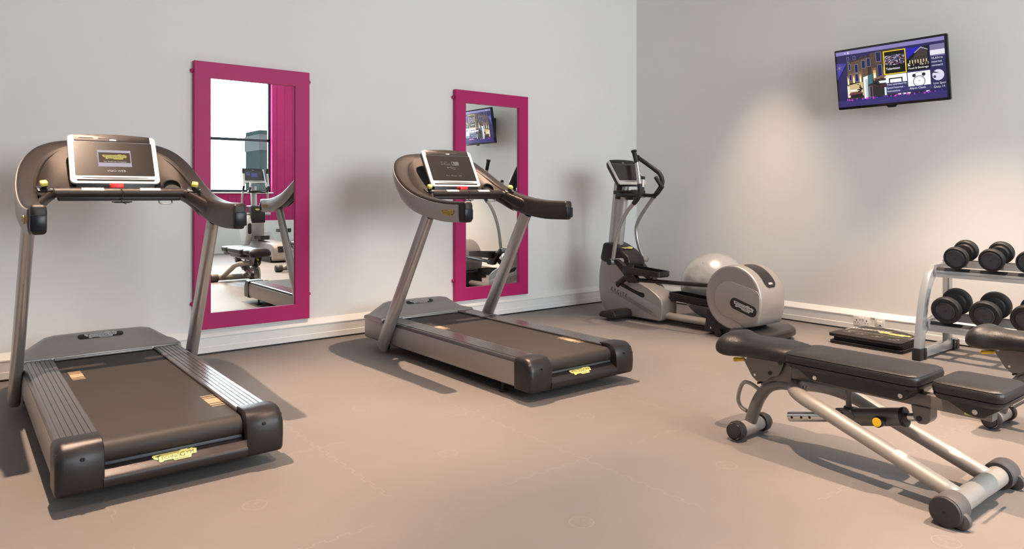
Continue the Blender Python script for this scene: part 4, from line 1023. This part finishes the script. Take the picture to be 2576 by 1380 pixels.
    mb = MB(); mb.tube(BLACK, [(X - .10, .903, .428), (X - .10, .898, .428), (X + .10, .898, .428), (X + .10, .903, .428)], .005, 8); mb.build('grip_edge', sp_)
    mb = MB(); mb.quad(LOGOY, -.02, -.006, .02, .006, frame((X - .0285, 1.06, .352), (0, -1, 0), (0, 0, 1))); mb.build('small_label', beam)
    # saddle-shaped head pad with a roll at the end
    mb = MB(); rings = []
    #      y      half width, top z, bottom z
    for y_, hw, zt_, zb_ in ((1.735, .055, .470, .448), (1.742, .085, .485, .428), (1.765, .112, .496, .418), (1.82, .125, .503, .414), (1.90, .128, .505, .412), (1.97, .118, .502, .408), (2.02, .104, .500, .404),
                             (2.055, .104, .508, .400), (2.085, .125, .518, .398), (2.115, .138, .520, .396), (2.145, .136, .508, .402), (2.165, .120, .488, .416), (2.174, .09, .470, .436)):
        ring = []
        for q in range(28):
            a = 2 * math.pi * q / 28; cs, sn = math.cos(a), math.sin(a)
            ring.append(Vector((X + hw * math.copysign(abs(cs) ** .60, cs), y_, (zt_ + zb_) / 2 + (zt_ - zb_) / 2 * math.copysign(abs(sn) ** .72, sn) - (.012 * abs(cs) ** 2 if y_ > 2.0 else .004 * abs(cs)))))
        rings.append(ring)
    mb.loft(LEATHER, rings, True, True); mb.build('head_pad', t, sharp=180, subsurf=1)
    ORG = Vector((0, 0, 0)); return t
b1 = bench('grey padded weight bench in the right foreground, lying flat, with a yellow knob')
b2 = dup(b1, (3.13 + 1.165, 1.5 - .712, 0), 'second weight bench at the right edge, only its head pad and front foot showing')
for c in kids(b2):
    if c.name.startswith('carry_handle'): bpy.data.objects.remove(c)

# ------------------------------------------------------------------ dumbbell rack and dumbbells
def rack():
    global ORG
    ORG = Vector((5.80, 1.3, 0))
    t = thing('dumbbell_rack', 'silver two-shelf dumbbell rack against the right wall', 'dumbbell rack', ORG.copy())
    YA, YB = 2.225, -.05
    for yy in (YA, YB):
        w = .024
        fp = [(5.495, .012), (5.505, .10), (5.535, .25), (5.575, .40), (5.615, .50), (5.67, .60), (5.73, .655), (5.80, .684), (5.87, .690)]
        mb = MB(); mb.tube(RACKP, [(x, yy, z) for x, z in [(5.530, .02), (5.545, .10), (5.572, .25), (5.607, .40), (5.640, .49), (5.69, .575), (5.755, .628), (5.83, .652), (5.93, .662)]], 1.0, 4, 5, sec=(.036, .036), up=(0, 1, 0)) if False else None
        # square-section curved post built from an outline
        outer = cr([(x, z, 0) for x, z in [(5.500, .02), (5.512, .12), (5.536, .25), (5.575, .40), (5.612, .50), (5.668, .595), (5.735, .652), (5.82, .682), (5.93, .690)]], 4)
        inner = cr([(x, z, 0) for x, z in [(5.575, .02), (5.590, .12), (5.612, .25), (5.650, .39), (5.684, .47), (5.730, .545), (5.785, .592), (5.85, .615), (5.93, .620)]], 4)
        F = Matrix(((1, 0, 0, 0), (0, 0, -1, yy + w), (0, 1, 0, 0), (0, 0, 0, 1)))
        mb.prism(RACKP, [(p.x, p.y) for p in outer] + [(p.x, p.y) for p in inner[::-1]], 2 * w, F, .003, 2)
        mb.build('front_post', t, sharp=30)
        mb = MB(); mb.box(RACKP, (5.53, yy - w, .014), (6.20, yy + w, .082), .004); ft = mb.build('foot_beam', t)
        for xa, xb in ((5.488, 5.560), (6.150, 6.215)):
            mb = MB(); mb.box(BLACK, (xa, yy - w - .005, 0), (xb, yy + w + .005, .072 if xa > 6 else .088), .005); mb.build('foot_cap', ft)
        for xx in (5.585, 6.11):
            mb = MB(); mb.box(BLACK, (xx - .02, yy - w - .010, 0), (xx + .02, yy - w + .004, .085), .008); mb.cyl(CHROME, (xx, yy - w - .009, .062), (xx, yy - w - .013, .062), .006, 10); mb.build('bolt_plate', ft)
        mb = MB(); mb.box(RACKP, (6.02, yy - w + .001, .07), (6.09, yy + w - .001, .70), .004); mb.build('rear_post', t)
        mb = MB(); side = [(5.60, .17), (6.06, .27), (6.06, .33), (5.66, .245), (5.60, .23)]
        mb.prism(RACKP, [(5.59, .255), (5.61, .17), (5.69, .225), (6.06, .30), (6.06, .35), (5.68, .275)], .03, Matrix(((1, 0, 0, 0), (0, 0, -1, yy + .015), (0, 1, 0, 0), (0, 0, 0, 1))), .002, 1); mb.build('shelf_arm', t)
    # shelves: two angled rails each with rubber inlay
    for k, (xf, zf, xr, zr) in enumerate(((5.755, .640, 5.955, .690), (5.645, .252, 5.855, .3005))):
        for (xx, zz, nm) in ((xf, zf, 'front_rail'), (xr, zr, 'rear_rail')):
            mb = MB(); hw = .024 if nm == 'front_rail' else .036
            if nm == 'rear_rail':
                xx -= .018
                pr = [(xx - .042, zz - .030), (xx - .042, zz + .022), (xx - .039, zz + .022), (xx - .039, zz - .001), (xx + .045, zz + .018), (xx + .045, zz + .013), (xx - .036, zz - .006), (xx - .036, zz - .030)]
            else: pr = [(xx - hw, zz - .012), (xx - hw, zz + .002), (xx + hw, zz + .020), (xx + hw, zz + .012), (xx - hw + .008, zz - .004), (xx - hw + .008, zz - .046), (xx - hw + .002, zz - .046), (xx - hw + .002, zz - .010)]
            F = Matrix(((1, 0, 0, 0), (0, 0, -1, YA - .026), (0, 1, 0, 0), (0, 0, 0, 1)))
            mb.prism(RACKP, pr, (YA - .026) - (YB + .026), F, .0008, 1); rl = mb.build(nm, t, sharp=20)
            mb = MB(); q = [(xx - hw + .002, zz + .004), (xx + hw - .002, zz + .0205), (xx + hw - .002, zz + .0235), (xx - hw + .002, zz + .007)]
            if nm == 'rear_rail': q = [(xx - .035, zz + .001), (xx + .044, zz + .019), (xx + .044, zz + .022), (xx - .035, zz + .004)]
            mb.prism(RUBBER, q, (YA - .028) - (YB + .028), Matrix(((1, 0, 0, 0), (0, 0, -1, YA - .028), (0, 1, 0, 0), (0, 0, 0, 1))), .0005, 1); mb.build('rubber_inlay', rl)
        for yy in (YA - .03,):
            mb = MB(); mb.box(RACKP, (xf - .03, yy - .012, zf - .03), (xr + .02, yy, zf + .045), .003); mb.cyl(CHROME, (xf - .01, yy - .016, zf + .02), (xf - .01, yy - .010, zf + .02), .010, 12); mb.build('end_bracket', t)
    ORG = Vector((0, 0, 0)); return t
rack()
def dumbbell(r, ln, disc, number, label, loc, group):
    """axis along local X, near face towards -X"""
    t = thing('dumbbell', label, 'dumbbell', loc, group)
    mb = MB(); mb.cyl(CHROME, (-ln * .30, 0, 0), (ln * .30, 0, 0), .016, 20); mb.build('handle', t)
    for s_ in (-1, 1):
        F = frame((s_ * ln / 2, 0, 0), (0, s_, 0), (0, 0, 1)); hw_ = ln * .27
        mb = MB(); prof = [(.020, -hw_), (r * .62, -hw_ + .002), (r * .70, -hw_ + .008), (r * .72, -hw_ + .014), (r * .90, -hw_ + .016), (r * .975, -hw_ + .022), (r, -hw_ + .032), (r, -.012), (r * .975, -.004), (r * .93, 0), (disc + .004, 0), (disc + .002, -.003), (disc - .002, -.003), (disc - .004, .0), (.001, .0015)]
        mb.lathe(RUBBER, prof, F, 40); hd = mb.build('weight_head', t, sharp=35)
        mb = MB(); mb.lathe(DISKM, [(disc - .003, .0002), (disc - .005, .002), (.001, .0026)], F, 32)
        T = F @ Matrix.Translation((0, 0, .0031))
        mb.text(INK, number, r * .24, T, sx=.95)
        for base in (90, 210, 330) if True else ():
            wd = 'TECHNOGYM'
            for i, ch in enumerate(wd):
                a = R(base + (4 - i) * 8.5 + 20); rr_ = disc * .80
                mb.text(INK, ch, r * .145, T @ Matrix.Rotation(a - R(90), 4, 'Z') @ Matrix.Translation((0, rr_, -.0002)))
        mb.build('weight_disc', hd, label='dark grey disc with raised lettering')
    return t
names = {0: 'first from the left', 1: 'second from the left', 2: 'third, cut off by the picture edge'}
for shelf, (xc_, z_, pitch, yst, r_, ln_, dk, nums, tilt, grp) in enumerate((
        (5.829, .765, .225, 2.050, .081, .238, .064, ('4', '4', '6'), 13, 'dumbbells on the top shelf of the rack'),
        (5.727, .3945, .246, 2.075, .098, .254, .066, ('14', '14', '16'), 13, 'dumbbells on the bottom shelf of the rack'))):
    first = None
    for k in range(3):
        lab = 'black rubber dumbbell on the %s rack shelf, %s' % (('top', 'bottom')[shelf], names[k])
        if k in (0, 2):
            first_ = dumbbell(r_, ln_, dk, nums[k], lab, (xc_, yst - k * pitch, z_), grp)
            if k == 0: first = first_
            o = first_
        else: o = dup(first, (xc_, yst - k * pitch, z_), lab)
        o.rotation_euler = (R((-35, 20, 60)[k] * 0), R(-tilt), 0)

# ------------------------------------------------------------------ folded stretching mats on the floor
def mat_piece(z_, dx, dy, rot, top, label, k_=1.0):
    t = thing('folded_mat', label, 'exercise mat', (5.89 + dx, 2.655 + dy, z_), 'folded stretching mats', R(rot))
    ol = cap2([(x * k_, y * k_) for x, y in [(-.275, -.285), (.09, -.272), (.18, -.20), (.265, -.0), (.275, .10), (.262, .262), (-.13, .285), (-.275, .285)]], .03, 4)
    BM = mat('black_mat_vinyl', (0.014, 0.011, 0.010), 0.55, bump=.2, bscale=300)
    for k in range(2):
        mb = MB(); mb.prism(BM, ol, .0125, Matrix.Translation((0, 0, .001 + k * .0135)), .004, 3); f_ = mb.build('mat_leaf', t)
    if top:
        mb = MB(); zt_ = .0275
        F = Matrix(((0, -1, 0, 0), (-1, 0, 0, 0), (0, 0, 1, zt_), (0, 0, 0, 1)))
        F = frame((0, 0, zt_), (0, -1, 0), (1, 0, 0))               # X right along the front edge, Y towards the wall
        line = lambda a, b, w=.0016: mb.prism(WHITEINK, [tuple(Vector(a) + Vector((-(Vector(b) - Vector(a)).normalized().y, (Vector(b) - Vector(a)).normalized().x)) * w), tuple(Vector(a) - Vector((-(Vector(b) - Vector(a)).normalized().y, (Vector(b) - Vector(a)).normalized().x)) * w), tuple(Vector(b) - Vector((-(Vector(b) - Vector(a)).normalized().y, (Vector(b) - Vector(a)).normalized().x)) * w), tuple(Vector(b) + Vector((-(Vector(b) - Vector(a)).normalized().y, (Vector(b) - Vector(a)).normalized().x)) * w)], 0, F)
        edge = [(-.262, -.04), (-.262, .12), (-.245, .235), (-.09, .255), (.0, .247), (.18, .165), (.25, .085), (.252, -.04)]
        for a, b in zip(edge[:-1], edge[1:]): line(a, b, .0022)
        line((-.262, -.045), (.252, -.045), .0016); line((-.24, .03), (.02, .12)); line((.02, .12), (.04, .17)); line((-.25, .05), (-.235, .12))
        mb.text(WHITEINK, 'Stretching', .078, F @ Matrix.Translation((-.125, .105, .0004)) @ Matrix.Rotation(R(7), 4, 'Z'), shear=.25)
        brand(mb, .27, F @ Matrix.Translation((.085, .045, .0002)) @ Matrix.Rotation(R(-4), 4, 'Z'), LOGOY, INK, .0006)
        for cx, cy in ((-.20, -.10), (-.09, -.11), (.05, -.13), (.19, -.15)):
            for q in range(5):
                a = Vector((cx + random.uniform(-.035, .035), cy + random.uniform(-.02, .03))); b = a + Vector((random.uniform(-.03, .03), random.uniform(-.014, .014))); line(a, b, .0012)
            line((cx - .04, cy - .035), (cx + .035, cy - .035), .0014)
        mb.build('printed_chart', t)
    return t
mat_piece(0.0, 0, 0, 0, False, 'lower folded black mat, underneath the printed one, beside the rack')
mat_piece(0.0566, -.004, .004, -1.2, True, 'upper folded black mat printed Stretching in white, beside the dumbbell rack')
mat_piece(0.0283, .014, .0, 1.0, False, 'thin middle folded black mat, between the printed one and the lowest', .95)

# ------------------------------------------------------------------ wall sockets on the trunking
def socket(yc, w, label, kind):
    t = thing('wall_socket', label, 'socket', (6.3135, yc, .088))
    F = frame((0, 0, 0), (0, -1, 0), (0, 0, 1))
    mb = MB(); mb.prism(WHITEP, rrect(w, .086, .006, 3), .010, F @ Matrix.Translation((0, 0, -.001)), .003, 2); mb.build('face_plate', t)
    if kind == 2:
        for s_ in (-1, 1):
            mb = MB()
            for a, b, c, d in ((-.004, .006, .004, .018), (-.016, -.012, -.009, -.006), (.009, -.012, .016, -.006)): mb.quad(INK, a + s_ * w * .30, b - .005, c + s_ * w * .30, d - .005, F, .0095)
            mb.build('socket_holes', t)
            mb = MB(); mb.box(WHITEP, (s_ * .013 - .007, .014, .009), (s_ * .013 + .007, .034, .014), .002, M=F); mb.build('switch', t)
    else:
        mb = MB(); mb.box(WHITEP, (-.020, -.024, .008), (.022, .020, .014), .002, M=F); mb.quad(INK, .0, -.018, .014, -.010, F, .0145); mb.quad(INK, -.030, -.003, -.026, .001, F, .0095); mb.quad(INK, .028, -.003, .032, .001, F, .0095); mb.build('data_port', t)
    return t
socket(3.005, .146, 'white double wall socket on the trunking above the mats', 2)
socket(2.850, .086, 'white single data outlet beside the double socket', 1)

# ------------------------------------------------------------------ step trainer by the window, seen in the left mirror
def step_trainer():
    global ORG
    cx, cy = 4.50, -2.20
    ORG = Vector((cx, cy, 0))
    t = thing('step_trainer', 'silver trainer with round drum by the window, seen in the left mirror', 'exercise machine', ORG.copy())
    bp_ = cap2([(cy + 1.05, .03), (cy - .45, .03), (cy - .45, .22), (cy - .20, .46), (cy + .02, .52), (cy + .25, .36), (cy + .98, .34), (cy + 1.05, .26)], .05, 4)
    mb = MB(); side_prism(mb, SILVER, cx - .02, cx + .30, bp_, .03, 3); mb.box(BLACK, (cx - .04, cy - .4, .0), (cx + .32, cy + .95, .11), .01); mb.build('base_body', t)
    mb = MB(); mb.box(DARK, (cx + .06, cy + .98, .18), (cx + .24, cy + 1.056, .29), .01); mb.build('rear_window', t)
    mb = MB(); side_prism(mb, SILVER, cx - .11, cx + .13, cap2([(cy - .18, .34), (cy + .18, .34), (cy + .17, .70), (cy + .12, .98), (cy - .10, .98)], .05, 4), .02, 3); nk = mb.build('neck', t)
    mb = MB(); side_prism(mb, CAPM, cx - .12, cx + .14, cap2([(cy - .02, .70), (cy + .19, .68), (cy + .19, .84), (cy + .13, 1.00), (cy - .12, 1.00)], .03, 4), .012, 3); cv = mb.build('neck_cover', t)
    mb = MB(); brand(mb, .12, frame((cx + .01, cy + .188, .93), (-1, 0, 0), (0, -.2, 1)), LOGOY, INK, .002); mb.build('brand_badge', cv)
    mb = MB(); dd = [(cy + .02 + .20 * math.cos(R(q)), .56 + .30 * math.sin(R(q))) for q in range(0, 360, 12)]
    side_prism(mb, LOGOW, cx - .22, cx - .11, dd, .02, 3); dm = mb.build('side_drum', t, sharp=50)
    mb = MB(); mb.prism(CAPM, rrect(.20, .07, .033), .002, frame((cx - .16, cy + .225, .58), (0, 0, 1), (-1, 0, 0)), .0005); mb.build('drum_badge', dm)
    mb = MB(); mb.tube(SILVERTUBE, [(cx + .0, cy - .02, .92), (cx + .0, cy - .06, 1.36)], 1.0, 20, sec=(.055, .05), up=(0, 1, 0)); mb.build('column', t)
    mb = MB(); mb.prism(DARK, smooth2([(-.10, -.06), (-.10, .10), (0, .17), (.10, .10), (.10, -.06)], 4), .045, Matrix.Translation((cx, cy - .02, 1.24)), .01, 3); mb.build('console_tray', t)
    console(t, frame((cx, cy + .02, 1.42), (-1, 0, 0), (0, -.14, .27)), .42, .30, 'menu')
    for s_ in (-1, 1):
        mb = MB(); mb.tube(SILVERTUBE, [(cx + s_ * .23, cy + .08, .84), (cx + s_ * .24, cy + .02, 1.05), (cx + s_ * .23, cy + .06, 1.28)], .018, 14, 5); ar = mb.build('moving_arm', t)
        mb = MB(); mb.tube(RUBBER, [(cx + s_ * .23, cy + .06, 1.27), (cx + s_ * .225, cy + .10, 1.37)], .022, 14); mb.tube(BEZEL, [(cx + s_ * .225, cy + .10, 1.36), (cx + s_ * .22, cy + .05, 1.60)], .020, 14); mb.tube(RUBBER, [(cx + s_ * .22, cy + .05, 1.60), (cx + s_ * .22, cy + .035, 1.69)], .022, 14, round_end=.008); mb.build('hand_grip', ar)
        mb = MB(); mb.tube(RUBBER, [(cx + s_ * .05, cy, 1.26), (cx + s_ * .12, cy + .12, 1.25), (cx + s_ * .16, cy + .22, 1.27), (cx + s_ * .15, cy + .22, 1.34)], .017, 14, 5); mb.tube(BEZEL, [(cx + s_ * .15, cy + .22, 1.34), (cx + s_ * .14, cy + .20, 1.43)], .0175, 14, round_end=.006); mb.build('fixed_handlebar', t)
        pedal(t, cx + (.0 if s_ < 0 else .40), cy + .60, cy + .22, (.40, .52)[s_ > 0])
        mb = MB(); mb.cyl(SILVERTUBE, (cx + s_ * .08, cy + .08, .84), (cx + s_ * .27, cy + .08, .84), .028, 16, bev=.003); mb.build('pivot_axle', t)
    mb = MB(); mb.box(CAPM, (cx - .28, cy - .42, .02), (cx + .32, cy - .22, .10), .015); mb.build('front_foot', t)
    ORG = Vector((0, 0, 0)); return t
step_trainer()
